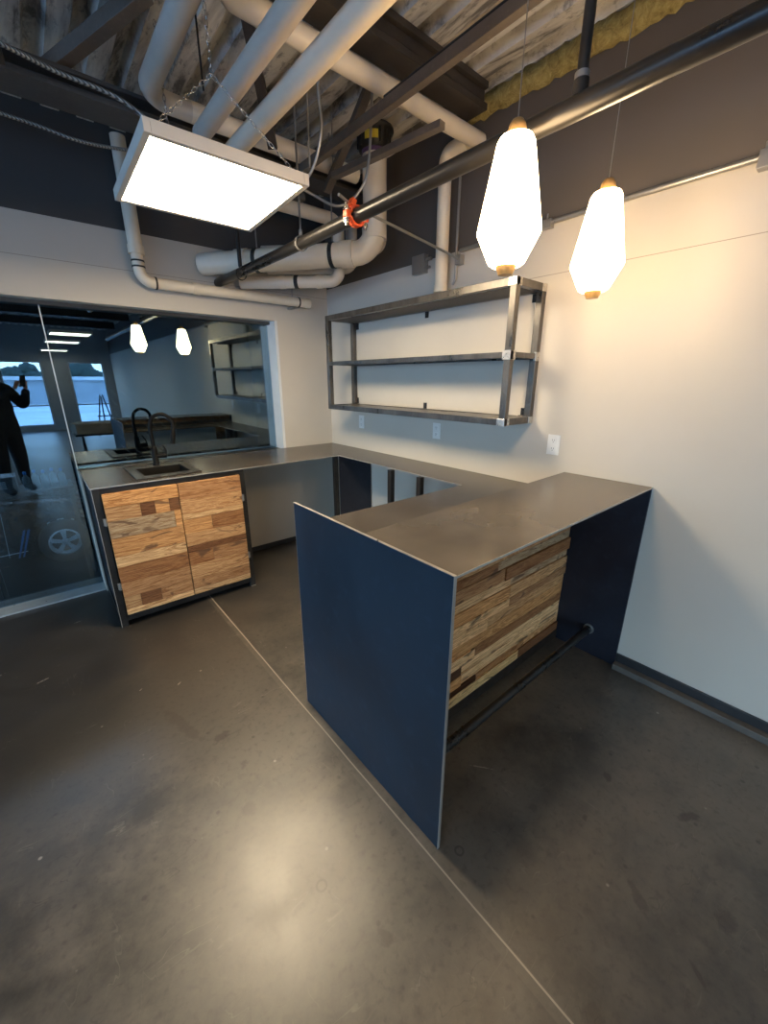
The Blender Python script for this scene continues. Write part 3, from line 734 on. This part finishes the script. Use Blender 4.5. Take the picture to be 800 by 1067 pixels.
# J : left-wall drop and run
o = drain('upright_drain_pipe', 'cream pipe dropping down the glass-side wall and turning along it above the glass', [(-1.552, -.075, 3.02), (-1.552, -.075, 2.212), (-.255, -.075, 2.212)], .036, 'pvc', .075)
m = MB(); m.tube([(-1.552, -.075, 3.02), (-1.552, -.075, 2.40)], .043, 18); m.build('drop_sleeve', M['pvc'], o)
m = MB(); hub(m, (-1.552, -.075, 2.40), (0, 0, 1), .045, .05); m.build('reducer', M['pvc'], o)
for (p, d, L) in (((-1.552, -.075, 2.335), (0, 0, 1), .01), ((-1.552, -.075, 2.30), (0, 0, 1), .01), ((-1.46, -.075, 2.212), (1, 0, 0), .012), ((-1.19, -.075, 2.212), (1, 0, 0), .05), ((-.345, -.075, 2.212), (1, 0, 0), .012), ((-.262, -.075, 2.212), (1, 0, 0), .05)):
    m = MB(); hub(m, p, d, .0365, L); m.build('coupling', M['pvc'] if L > .02 else M['strap'], o)
m = MB(); m.tube([(-.40, -.075, 2.25), (-.40, -.075, 2.42)], .006, 8); m.box(-.415, -.385, -.11, -.001, 2.155, 2.172); m.build('wall_hanger', M['galv'], o)

# ------------------------------------------------------------------ sprinkler main
sx, sz = -.953, 2.302
o = thing('sprinkler_pipe', 'long black sprinkler pipe running under the ceiling from the glass wall toward the viewer', 'sprinkler pipe', (sx, 0, sz))
MB().tube([(-1.000, -.002, 2.286), (sx, -1.0, sz), (sx, -6.0, sz)], .030, 18).build('pipe_run', M['spr'], o)
MB().tube([(sx, -2.80, sz + .02), (sx, -2.80, 3.02)], .015, 14).build('branch_riser', M['spr'], o)
m = MB(); m.tube([(sx, -2.80, sz + .060), (sx, -2.80, sz + .075)], .0195, 16); m.build('riser_collar', M['galv'], o)
m = MB(); m.tube([(sx, -2.80, sz + .022), (sx, -2.80, sz + .058)], .021, 16); m.build('branch_fitting', M['spr'], o)
for y, sx, sz in ((-1.23, -.953, 2.302), (-.42, -.981, 2.280)):
    pts = [(sx + .037 * math.cos(t_), y, sz + .037 * math.sin(t_)) for t_ in [2 * math.pi * k / 18 for k in range(19)]]
    m = MB()
    for k in range(18): m.bar(pts[k], pts[k + 1], .016, .004, up=(math.cos(2 * math.pi * (k + .5) / 18), 0, math.sin(2 * math.pi * (k + .5) / 18)))
    m.build('hanger_ring', M['galv'] if y < -1 else M['strap'], o)
    m = MB(); m.tube([(sx, y, sz + .036), (sx, y, CZ)], .0055, 8); m.tube([(sx, y, sz + .04), (sx, y, sz + .065)], .011, 6, smooth=False); m.build('hanger_rod', M['galv'] if y < -1 else M['tubeB'], o)
MB().tube([(-.981, -.42, 2.325), (-.981, -.42, 2.55)], .014, 10).build('hanger_sleeve', M['tubeB'], o)
# orange clamp + brace rod
sx, sz = -.953, 2.302
o = thing('pipe_clamp', 'bright orange-red bolted clamp gripping the black sprinkler pipe', 'clamp', (sx, -1.75, sz))
yc = -1.75; m = MB()
for s in (1, -1):
    pts = [(sx + .038 * math.cos(t_), yc, sz + .038 * math.sin(t_)) for t_ in [math.radians(90 * 0 + (12 if s > 0 else 192) + k * 156 / 12) for k in range(13)]]
    for k in range(12): m.bar(pts[k], pts[k + 1], .034, .013, up=((pts[k][0] + pts[k + 1][0]) / 2 - sx, 0, (pts[k][2] + pts[k + 1][2]) / 2 - sz))
for s in (1, -1):
    m.obox((sx + s * .052, yc, sz), (.026, .032, .028), Matrix.Identity(3))
m.obox((sx - .02, yc - .0, sz + .050), (.026, .030, .032), Matrix.Rotation(.4, 3, 'Y'))
m.build('clamp_body', M['orange'], o, .003)
for s in (1, -1):
    b_ = MB(); b_.tube([(sx + s * .054, yc, sz - .045), (sx + s * .054, yc, sz + .045)], .007, 8); b_.tube([(sx + s * .054, yc, sz - .034), (sx + s * .054, yc, sz - .018)], .013, 6, smooth=False); b_.tube([(sx + s * .054, yc, sz + .018), (sx + s * .054, yc, sz + .032)], .013, 6, smooth=False)
    b_.build('bolt', M['chrome'], o)
o = thing('brace_rod', 'thin steel brace rod running from the orange clamp to the right wall', 'rod', (-.5, -1.65, 2.33))
m = MB(); m.tube([(-1.055, -1.76, 2.362), (-.97, -1.73, 2.352), (-.25, -1.62, 2.322), (-.12, -1.60, 2.318), (-.035, -1.597, 2.300)], .007, 10); m.build('rod', M['galv'], o)
m = MB(); m.box(-.045, -.001, -1.62, -1.575, 2.275, 2.33); m.build('wall_foot', M['galv'], o, .003)

# ------------------------------------------------------------------ beams and struts
def ibeam(m, x0, x1, y, z0, z1, w, tf=.018, tw=.012):
    m.box(x0, x1, y - w / 2, y + w / 2, z0, z0 + tf); m.box(x0, x1, y - w / 2, y + w / 2, z1 - tf, z1); m.box(x0, x1, y - tw / 2, y + tw / 2, z0 + tf, z1 - tf)
m = MB(); ibeam(m, -7.9, -.06, -.735, 2.815, 2.905, .20)
tag(m.build('steel_beam', M['greybeam'], bevel=.003, o=(-4, -.735, 2.8)), 'dusty dark steel beam crossing above the glass wall, behind the light panel', 'beam')
m = MB(); ibeam(m, -7.9, -.10, -1.735, 2.955, CZ - .002, .135, .03, .09)
tag(m.build('steel_joist', M['darkbeam'], bevel=.003, o=(-4, -1.76, 2.95)), 'short dark brown joist crossing right up against the deck, ending at the insulation', 'joist')
for k, y in enumerate((-3.9, -6.1, -8.3, -10.5)):
    m = MB(); ibeam(m, -7.9, -.10, y, 2.90, CZ - .002, .14)
    tag(m.build('steel_joist', M['darkbeam'], o=(-4, y, 2.86)), 'dark joist behind the viewer, ' + ('first', 'second', 'third', 'fourth')[k] + ' from the bar, mirrored dimly in the glass', 'joist')
def channel(name, label, p, q, w=.041, h=.041, mat='strut', cat='strut'):
    o = thing(name, label, cat, p); MB().bar(p, q, w, h).build('channel', M[mat], o, .002); return o
o = channel('strut_channel', 'long brown strut channel running front to back above the sprinkler pipe', (-.770, -4.2, 2.770), (-.776, -.87, 2.770), .036, .045, 'taupe')
MB().tube([(-.755, -4.2, 2.8015), (-.758, -1.55, 2.8015)], .009, 10).build('black_cable', M['strap'], o)
MB().tube([(-.775, -4.2, 2.8015), (-.778, -1.75, 2.8015)], .009, 10).build('black_cable', M['strap'], o)
MB().tube([(-.735, -4.2, 2.8015), (-.738, -1.95, 2.8015)], .009, 10).build('black_cable', M['strap'], o)
channel('angle_brace', 'short pale angle brace slanting in front of the riser cap', (-.655, -1.14, 2.72), (-.548, -1.90, 2.72), .045, .03, 'taupe')
channel('short_strut_channel', 'short dark channel end just right of the light panel', (-1.2, -1.02, 2.62), (-.80, -1.02, 2.62), .05, .06, 'greybeam')
channel('deck_brace', 'dark diagonal brace leaning up to the deck behind the pale pipe', (-.604, -.974, 2.70), (-.586, -1.43, CZ), .05, .03, 'strut')
channel('deck_brace', 'thin black diagonal brace between the two parallel pipes and the beam', (-1.02, -1.10, 2.76), (-1.24, -1.36, CZ), .05, .025, 'darkbeam')
channel('corner_brace', 'big grey tube brace slanting at the upper left above the beam', (-1.93, -.715, 2.925), (-1.60, -1.215, CZ), .055, .055, 'taupe')
channel('corner_brace', 'narrow dark brace rising to the deck at the far upper left', (-2.13, -.95, 2.78), (-2.235, -1.60, CZ), .06, .03, 'darkbeam')
m = MB(); m.bar((-2.21, -1.6, 2.72), (-2.10, -1.0, 2.70), .02, .04); 
# insulation strip
m = MB(); yy = -1.62; rr = []
while yy > -7: rr.append(yy); yy -= .03
vs = []; 
for y in rr:
    for (dx, z) in ((-.002, 2.985), (-.03, 2.99), (-.045, 3.03), (-.035, 3.075), (-.002, 3.085)):
        vs.append((dx + random.uniform(-.012, .0) * (dx < -.01), y, z + random.uniform(-.012, .008)))
fs = [(i * 5 + k, (i + 1) * 5 + k, (i + 1) * 5 + k + 1, i * 5 + k + 1) for i in range(len(rr) - 1) for k in range(4)]
m.add(vs, fs, True)
tag(m.build('mineral_wool_strip', M['wool']), 'ragged strip of yellow mineral wool between the deck and the right wall', 'insulation', kind='stuff')

# ------------------------------------------------------------------ conduits
def conduit(name, label, pts, r, mat, cat='conduit', smooth=True):
    o = MB().tube(catmull(pts, 8) if smooth else fillet(pts, .03), r, 10).build(name, M[mat], o=pts[0]); return tag(o, label, cat)
conduit('flexible_conduit', 'shiny spiral metal conduit sagging along the beam toward the light panel', [(-3.2, -1.12, 2.80), (-2.6, -1.12, 2.80), (-2.14, -1.11, 2.765), (-1.95, -1.10, 2.745), (-1.76, -1.13, 2.72), (-1.64, -1.15, 2.66), (-1.53, -1.19, 2.56), (-1.46, -1.22, 2.46)], .009, 'flex')
conduit('thin_conduit', 'thin dark conduit under the beam at the upper left', [(-3.4, -.62, 2.80), (-2.6, -.60, 2.76), (-2.05, -.60, 2.74), (-1.80, -.62, 2.72), (-1.4, -.64, 2.77)], .008, 'flex')
conduit('looped_conduit', 'flexible conduit looping from the light panel up toward the pale pipe', [(-1.32, -1.42, 2.50), (-1.22, -1.40, 2.50), (-1.12, -1.42, 2.47), (-1.04, -1.50, 2.52), (-1.02, -1.58, 2.66), (-1.04, -1.60, 2.80), (-1.06, -1.62, CZ)], .007, 'galv')
conduit('looped_conduit', 'pale cable curving from the light panel to hang left of the riser cap', [(-1.30, -1.36, 2.53), (-1.15, -1.34, 2.55), (-.95, -1.36, 2.50), (-.82, -1.42, 2.46), (-.72, -1.48, 2.54), (-.69, -1.52, 2.68), (-.69, -1.56, CZ)], .007, 'galv')
o = conduit('straight_conduit', 'straight galvanised conduit along the dark paint line of the right wall', [(-.022, -1.60, 2.352), (-.022, -2.6, 2.366), (-.022, -3.06, 2.366), (-.022, -7, 2.366)], .012, 'galv', smooth=False)
m = MB(); m.box(-.05, -.001, -3.10, -3.035, 2.325, 2.385); m.tube([(-.03, -3.05, 2.38), (-.03, -3.05, 2.41)], .006, 8)
tag(m.build('conduit_clamp', M['galv'], bevel=.003, o=(0, -3.06, 2.35)), 'small metal conduit clamp at the right edge of the picture', 'clamp')
m = MB(); m.box(-.04, -.001, -2.215, -2.16, 2.335, 2.375); m.tube([(-.03, -2.19, 2.37), (-.03, -2.19, 2.40)], .005, 8)
tag(m.build('conduit_clamp', M['galv'], bevel=.003, o=(0, -2.1, 2.35)), 'small metal conduit clamp on the wall between the two pendant lamps', 'clamp')
conduit('vertical_conduit', 'thin upright conduit on the right wall beside the cream drop pipe', [(-.018, -1.565, 2.86), (-.018, -1.565, 2.19), (-.018, -1.545, 2.17)], .008, 'galv', smooth=False)
o = thing('junction_box', 'grey metal junction box on the right wall left of the cream drop pipe', 'junction box', (0, -1.24, 2.336))
MB().box(-.045, -.001, -1.30, -1.18, 2.28, 2.395).build('box', M['galv'], o, .003)
for z, l, r in ((2.36, -1.345, .011), (2.31, -1.335, .009)): MB().tube([(-.02, -1.30, z), (-.02, l, z)], r, 8).build('connector', M['galv'], o)
for k, (x, y, lab) in enumerate(((-1.535, -1.55, 'thin dark hanger rod behind the light panel chain'), (-1.10, -1.60, 'thin hanger rod beside the fat pale pipe'), (-.60, -1.05, 'short hanger rod left of the riser cap'))):
    tag(MB().tube([(x, y, (2.645, 2.5, 2.75)[k]), (x, y, CZ)], .004, 8).build('hanger_rod', M['tubeB'] if k == 0 else M['galv'], o=(x, y, CZ)), lab, 'rod')

# ------------------------------------------------------------------ garage: car, rack, boxes
def car():
    o = thing('car', 'dark car parked behind the glass with one alloy wheel showing', 'car', (-3.2, 4.9, GZ))
    wx, wz = -2.32, GZ + .32; y0, y1 = 4.0, 5.7; rx2 = wx - 2.6
    def arch(cx, a0=200, a1=-20):
        return [(cx + .38 * math.cos(math.radians(a)), wz + .38 * math.sin(math.radians(a))) for a in range(a1, a0 + 1, 20)]
    # outline clockwise from the front bottom
    low = [(wx + .85, GZ + .25)] + arch(wx) + arch(rx2) + [(rx2 - .75, GZ + .30)]
    up = [(rx2 - .85, GZ + .65), (rx2 - .75, GZ + .98), (rx2 - .2, GZ + 1.05), (rx2 + .35, GZ + 1.40), (rx2 + 1.3, GZ + 1.46), (wx - .75, GZ + 1.08), (wx + .2, GZ + .98), (wx + .8, GZ + .78), (wx + .92, GZ + .5)]
    poly = low + up; bm = bmesh.new()
    sect = ((y0 + .06, .0), (y0, .0), (y1, .0), (y1 - .06, 0))
    vs = [bm.verts.new((x, y0, z)) for x, z in poly]; f = bm.faces.new(vs)
    ex = bmesh.ops.extrude_face_region(bm, geom=[f]); bmesh.ops.translate(bm, vec=(0, y1 - y0, 0), verts=[e for e in ex['geom'] if isinstance(e, bmesh.types.BMVert)])
    for v_ in bm.verts:
        h = (v_.co.z - GZ - .9)
        if h > 0: v_.co.y += (-.35 if v_.co.y > 4.8 else .35) * h / .55 * .6
    bmesh.ops.recalc_face_normals(bm, faces=bm.faces)
    bmesh.ops.translate(bm, vec=-o.location, verts=bm.verts)
    me = bpy.data.meshes.new('body'); bm.to_mesh(me); bm.free(); me.materials.append(M['car'])
    b = bpy.data.objects.new('body', me); COL.objects.link(b); b.parent = o
    md = b.modifiers.new('bev', 'BEVEL'); md.width = .04; md.segments = 3; md.limit_method = 'ANGLE'
    m = MB(); m.prism([(rx2 + .42, GZ + 1.06), (rx2 + .62, GZ + 1.34), (rx2 + 1.25, GZ + 1.39), (wx - .92, GZ + 1.06)], y0 + .12, y0 + .135, 'y'); m.build('side_window', M['phone'], o)
    m = MB()
    for k in range(2): m.prism([(wx - .52 - k * .05, GZ + .22), (wx - .50 - k * .05, GZ + .22), (wx - .36 - k * .05, GZ + .62), (wx - .39 - k * .05, GZ + .62)], y0 - .006, y0 + .001, 'y')
    m.build('blue_stripe', M['bluestripe'], o)
    m = MB(); m.bar((wx - .66, y0 - .002, GZ + .25), (wx - .62, y0 - .002, GZ + .9), .004, .006); m.bar((wx - 2.0, y0 - .002, GZ + .27), (wx - .45, y0 - .002, GZ + .30), .008, .012); m.build('door_seam', M['alloy'], o)
    for cx in (wx, rx2):
        for yy, s in ((y0 + .02, 1), (y1 - .22, 1)):
            tq = MB(); tq.lathe([(.205, 0), (.30, 0), (.32, .02), (.32, .18), (.30, .20), (.205, .20)], (cx, yy, wz), 28, axis=(0, 1, 0)); w_ = tq.build('wheel', M['tyre'], o)
            r_ = MB(); r_.lathe([(.180, .0), (.207, -.004), (.207, .10), (.17, .1)], (cx, yy, wz), 28, axis=(0, 1, 0)); r_.lathe([(0, .0), (.045, .0), (.05, .03)], (cx, yy, wz), 16, axis=(0, 1, 0))
            for k in range(5):
                a = math.radians(90 + 72 * k); d = V((math.cos(a), 0, math.sin(a))); sdd = V((-math.sin(a), 0, math.cos(a)))
                c = V((cx, yy, wz)); p0, p1 = c + d * .03, c + d * .19
                r_.add([p0 - sdd * .02, p0 + sdd * .02, p1 + sdd * .038, p1 - sdd * .038], [(0, 1, 2, 3)]); r_.add([p0 - sdd * .02 + V((0, .02, 0)), p0 + sdd * .02 + V((0, .02, 0)), p1 + sdd * .038 + V((0, .02, 0)), p1 - sdd * .038 + V((0, .02, 0))], [(0, 1, 2, 3)])
            r_.build('rim', M['alloy'], w_)
car()
o = thing('storage_rack', 'dark metal rack standing in the garage behind the glass', 'rack', (-2.6, 2.2, GZ))
for x in (-2.95, -2.15):
    for y in (1.95, 2.35): MB().box(x - .015, x + .015, y - .015, y + .015, GZ, .46).build('leg', M['tubeB'], o)
for z in (.44,): MB().box(-2.98, -2.12, 1.93, 2.37, z, z + .02).build('shelf_board', M['tubeB'], o)
o = thing('labelled_box', 'grey box with a pale label on the rack behind the glass', 'box', (-2.72, 2.1, .46))
MB().box(-2.84, -2.58, 2.0, 2.25, .46, .62).build('box_body', M['carton'], o, .003); MB().box(-2.80, -2.66, 1.998, 2.0, .50, .58).build('paper_label', M['paper'], o)
o = MB().box(-2.95, -2.86, 2.0, 2.2, .46, .70).build('dark_carton', M['carton'], bevel=.003, o=(-2.9, 2.1, .46)); tag(o, 'plain upright carton left of the labelled box on the garage rack', 'box')
for k in range(5):
    x = -2.50 + k * .075; y = 2.05 + (k % 2) * .06
    o = thing('plastic_bottle', 'pale bottle on the garage rack, %s of the row from the labelled box' % ('first', 'second', 'third', 'fourth', 'last')[k], 'bottle', (x, y, .46), 'pale bottles on the garage rack')
    MB().lathe([(0, 0), (.03, 0), (.032, .01), (.032, .12), (.012, .15), (.012, .165), (0, .165)], (x, y, .46), 16).build('bottle_body', M['bottle'], o)
    MB().lathe([(0, .19), (.014, .19), (.014, .16)], (x, y, .46), 12).build('bottle_cap', M['bluestripe'], o)
o = thing('garage_fill_light', 'added unseen fill light above the car and rack behind the glass', 'lamp', (-2.6, 2.9, 3.15))  # invented light, out of view, added to brighten the car and rack
MB().box(-3.4, -1.8, 2.82, 2.98, 3.14, 3.2).build('housing', M['lampframe'], o); MB().box(-3.35, -1.85, 2.85, 2.95, 3.125, 3.14).build('tube', M['garage_fill'], o)

# ------------------------------------------------------------------ behind the viewer: table with slab, easel
o = thing('work_table', 'folding table with crossed black legs near the rear windows, mirrored in the glass', 'table', (-1.35, -4.9, 0))
MB().box(-1.85, -.85, -5.2, -4.6, .66, .69).build('table_top', M['tubeB'], o, .004)
for x in (-1.75, -.95):
    MB().bar((x, -5.15, 0.01), (x, -4.68, .66), .025, .025).build('leg', M['tubeB'], o); MB().bar((x + .03, -4.65, 0.01), (x + .03, -5.12, .66), .025, .025).build('leg', M['tubeB'], o)
m = MB(); m.prism([(-1.80, -5.15), (-1.3, -5.22), (-.85, -5.12), (-.80, -4.8), (-.9, -4.62), (-1.4, -4.58), (-1.82, -4.66), (-1.87, -4.9)], .69, .86, 'z')
tag(m.build('wood_slab', M['slab'], bevel=.015, o=(-1.35, -4.9, .69)), 'thick raw wood slab lying on the folding table, mirrored in the glass', 'wood slab')
o = thing('easel_stand', 'small black easel standing before the rear window, mirrored in the glass', 'stand', (-.75, -10.5, 0))
for (a, b) in (((-.98, -10.5, 0), (-.78, -10.5, 1.15)), ((-.52, -10.5, 0), (-.72, -10.5, 1.15)), ((-.75, -10.9, 0), (-.75, -10.55, 1.1))): MB().bar(a, b, .03, .03).build('leg', M['tubeB'], o)
MB().box(-.93, -.57, -10.52, -10.49, .55, .58).build('crossbar', M['tubeB'], o)

# ------------------------------------------------------------------ photographer (mirrored in the glass)
CAM = V((-2.2898, -3.543, 1.5737)); YAW, PITCH, ROLL, FPX = 49.8472, -18.1405, 0.1271, 420.4813
a, b = math.radians(YAW), math.radians(PITCH)
Fv = V((math.cos(a) * math.cos(b), math.sin(a) * math.cos(b), math.sin(b))); Rv = V((math.sin(a), -math.cos(a), 0)); Uv = Rv.cross(Fv)
fh = V((math.cos(a), math.sin(a), 0))
def skin_obj(name, chains, mat, parent, levels=2, root=0):
    """chains: list of lists of (pos, radius[, radius2]); a tuple (chain, index) start links to an earlier vertex"""
    vs = []; es = []; rr = []
    for ch in chains:
        prev = None
        for it in ch:
            if isinstance(it, int): prev = it; continue
            vs.append(V(it[0])); rr.append((it[1], it[2] if len(it) > 2 else it[1])); i = len(vs) - 1
            if prev is not None: es.append((prev, i))
            prev = i
    loc = V((0, 0, 0)); p = parent
    while p is not None: loc += p.location; p = p.parent
    me = bpy.data.meshes.new(name); me.from_pydata([v - loc for v in vs], es, []); me.materials.append(mat)
    o = bpy.data.objects.new(name, me); COL.objects.link(o)
    if parent: o.parent = parent
    md = o.modifiers.new('skin', 'SKIN'); md.use_smooth_shade = True
    for i, r in enumerate(rr): me.skin_vertices[0].data[i].radius = r
    me.skin_vertices[0].data[root].use_root = True
    o.modifiers.new('sub', 'SUBSURF').levels = levels; o.modifiers['sub'].render_levels = levels
    return o
base = CAM - fh * .46 - Rv * .13; base.z = 0
per = thing('person', 'person in dark jacket and cap holding up a phone, mirrored in the dark glass', 'person', base)
def W(f, r, z): return base + fh * f + Rv * r + V((0, 0, z))
hd = W(.03, 0, 1.70)
body = [[(W(0, 0, .96), .19, .15), (W(0, 0, 1.12), .20, .155), (W(0, 0, 1.30), .205, .15), (W(-.01, 0, 1.45), .15, .12), (W(0, 0, 1.55), .060), (W(.01, 0, 1.61), .064)],
        [3, (W(-.01, .22, 1.44), .085), (W(.10, .31, 1.20), .068), (W(.33, .20, 1.44), .045)],
        [3, (W(-.01, -.22, 1.44), .085), (W(.10, -.29, 1.20), .068), (W(.33, .05, 1.44), .045)],
        [0, (W(0, .11, .90), .13), (W(.02, .13, .50), .09), (W(-.01, .14, .10), .06), (W(.12, .15, .045), .045)],
        [0, (W(0, -.11, .90), .13), (W(.03, -.13, .50), .09), (W(0, -.14, .10), .06), (W(.13, -.15, .045), .045)]]
skin_obj('body', body, M['cloth'], per, 2)
# head
m = MB(); n_u, n_v = 20, 14; vs = []
for j in range(n_v + 1):
    ph = math.pi * j / n_v; 
    for i in range(n_u):
        th = 2 * math.pi * i / n_u; x = math.cos(th) * math.sin(ph); y = math.sin(th) * math.sin(ph); z = math.cos(ph)
        rx_ = .095; ry_ = .076; rz_ = .118
        if z < 0: ry_ *= 1 - .28 * (-z); 
        f_ = x * rx_
        if x > .82 and -.25 < z < .15 and abs(y) < .22: f_ += .020 * (1 - abs(z + .05) / .3)
        if x > .6 and .0 < z < .2 and .2 < abs(y) < .5: f_ -= .008
        vs.append(hd + fh * f_ + Rv * (y * ry_) + V((0, 0, z * rz_)))
m.add(vs, [(j * n_u + i, j * n_u + (i + 1) % n_u, (j + 1) * n_u + (i + 1) % n_u, (j + 1) * n_u + i) for j in range(n_v) for i in range(n_u)], True)
for s in (1, -1): m.obox(hd + Rv * (s * .078) + V((0, 0, -.005)), (.03, .014, .055), Matrix((fh, Rv, V((0, 0, 1)))).transposed())
m.build('head', M['skin'], per)
m = MB()
for s in (1, -1): m.lathe([(0, .006), (.008, .004), (.011, 0)], hd + fh * .083 + Rv * (s * .03) + V((0, 0, .012)), 10, axis=fh)
m.build('eye', M['phone'], per)
m = MB(); vs = []
for j in range(8):
    ph = math.pi * .5 * j / 7
    for i in range(20):
        th = 2 * math.pi * i / 20; vs.append(hd + fh * (math.cos(th) * math.sin(ph) * .106) + Rv * (math.sin(th) * math.sin(ph) * .088) + V((0, 0, .035 + .10 * math.cos(ph))))
m.add(vs, [(j * 20 + i, j * 20 + (i + 1) % 20, (j + 1) * 20 + (i + 1) % 20, (j + 1) * 20 + i) for j in range(7) for i in range(20)], True)
m.obox(hd + fh * .125 + V((0, 0, .040)), (.09, .13, .007), Matrix((fh, Rv, V((0, 0, 1)))).transposed())
m.build('cap', M['cap'], per)
# phone just behind the viewpoint, held in two hands
pc = CAM - Fv * .055 - Uv * .045
Mp = Matrix((Rv, Uv, Fv)).transposed()
ph_ = MB(); ph_.obox(pc, (.074, .150, .008), Mp)
tag(ph_.build('phone', M['phone'], bevel=.003, o=pc), 'dark phone held upright in both hands, mirrored in the glass', 'phone')
for s in (1, -1):
    wr = W(.33, .20 if s > 0 else .05, 1.44); pm = pc + Rv * (s * .055) - Uv * .035 - Fv * .030
    ch = [[(wr, .026), (pm - Uv * .02, .028, .018), (pm + Uv * .02 , .030, .016)]]
    for k in range(4):
        rt = pm + Uv * (.030 - k * .019); L = (.9, 1.0, .95, .75)[k]
        ch.append([2 if k < 2 else 1, (rt + Rv * s * .006 + Fv * .010, .0085), (rt + Fv * .030 * L + Rv * (s * .004), .0080), (rt + Fv * .036 - Rv * (s * .022 * L), .0070)])
    ch.append([1, (pm - Rv * s * .012 + Uv * .0, .010), (pm - Rv * s * .028 + Uv * .022 + Fv * .012, .009), (pm - Rv * s * .034 + Uv * .045 + Fv * .017, .0075)])
    skin_obj('hand', ch, M['skin'], per, 2)

# ------------------------------------------------------------------ outdoors (seen mirrored through the rear windows)
m = MB(); m.box(-80, 60, -90, YR - .2, -.3, -.15); m.box(-80, XL - .2, YR - .2, 40, -.3, -.15)
struct('ground_outside', m, M['snow'])
for k in range(12):
    x = -30 + k * 4.6 + random.uniform(-.4, .4); y = -44 + random.uniform(-4, 4); h = random.uniform(2.6, 3.6)
    o = thing('outdoor_tree', 'dark bushy tree beyond the rear windows, mirrored in the glass', 'tree', (x, y, -.15), 'trees beyond the rear windows')
    MB().tube([(x, y, -.15), (x, y, h * .6)], .18, 8, r1=.08).build('trunk', M['bark'], o)
    c = MB()
    for j in range(9):
        cc = V((x + random.uniform(-1.1, 1.1), y + random.uniform(-1, 1), h * random.uniform(.45, .85))); r_ = random.uniform(.7, 1.2)
        c.lathe([(0.01, -r_), (r_ * .7, -r_ * .7), (r_, 0), (r_ * .7, r_ * .7), (0.01, r_)], cc, 9)
    c.build('crown', M['pine'], o)
o = thing('low_building', 'long low pale building across the lot, mirrored in the glass', 'building', (-4, -36, -.15))
MB().box(-9, 3, -38, -35, -.15, 1.5).build('wall', M['building'], o); MB().box(-9.3, 3.3, -38.2, -34.7, 1.5, 1.75).build('roof', M['snow'], o)

# ------------------------------------------------------------------ sky
Wd = bpy.data.worlds.new('sky'); S.world = Wd; Wd.use_nodes = True; nt = Wd.node_tree
bg = nt.nodes['Background']; tc = nt.nodes.new('ShaderNodeTexCoord'); sp = nt.nodes.new('ShaderNodeSeparateXYZ'); rp = nt.nodes.new('ShaderNodeValToRGB')
nt.links.new(tc.outputs['Generated'], sp.inputs[0]); nt.links.new(sp.outputs[2], rp.inputs[0]); nt.links.new(rp.outputs[0], bg.inputs[0])
rp.color_ramp.elements[0].position = 0.0; rp.color_ramp.elements[0].color = (.50, .78, 1, 1)
rp.color_ramp.elements[1].position = .6; rp.color_ramp.elements[1].color = (.26, .52, 1, 1)
bg.inputs['Strength'].default_value = 8.5
def portal(loc, rot, sx_, sy_):
    L = bpy.data.lights.new('window_portal', 'AREA'); L.shape = 'RECTANGLE'; L.size = sx_; L.size_y = sy_; L.cycles.is_portal = True
    o = bpy.data.objects.new('window_portal', L); COL.objects.link(o); o.location = loc; o.rotation_euler = rot
for i in (1, 3, 5, 7):
    portal((XL - .02, (ys[i] + ys[i + 1]) / 2, 1.35), (0, math.radians(-90), 0), 2.4, ys[i + 1] - ys[i])
    portal(((xs[i] + xs[i + 1]) / 2, YR - .02, 1.12), (math.radians(90), 0, 0), xs[i + 1] - xs[i], 1.93)

# ------------------------------------------------------------------ camera
cd = bpy.data.cameras.new('camera'); co = bpy.data.objects.new('camera', cd); COL.objects.link(co)
cd.sensor_fit = 'HORIZONTAL'; cd.sensor_width = 36; cd.lens = FPX / 800 * 36; cd.clip_start = .01; cd.clip_end = 300
r = math.radians(ROLL)
R2 = Rv * math.cos(r) + Uv * math.sin(r); U2 = -Rv * math.sin(r) + Uv * math.cos(r)
Mx = Matrix((R2, U2, -Fv)).transposed().to_4x4(); Mx.translation = CAM
co.matrix_world = Mx
S.camera = co
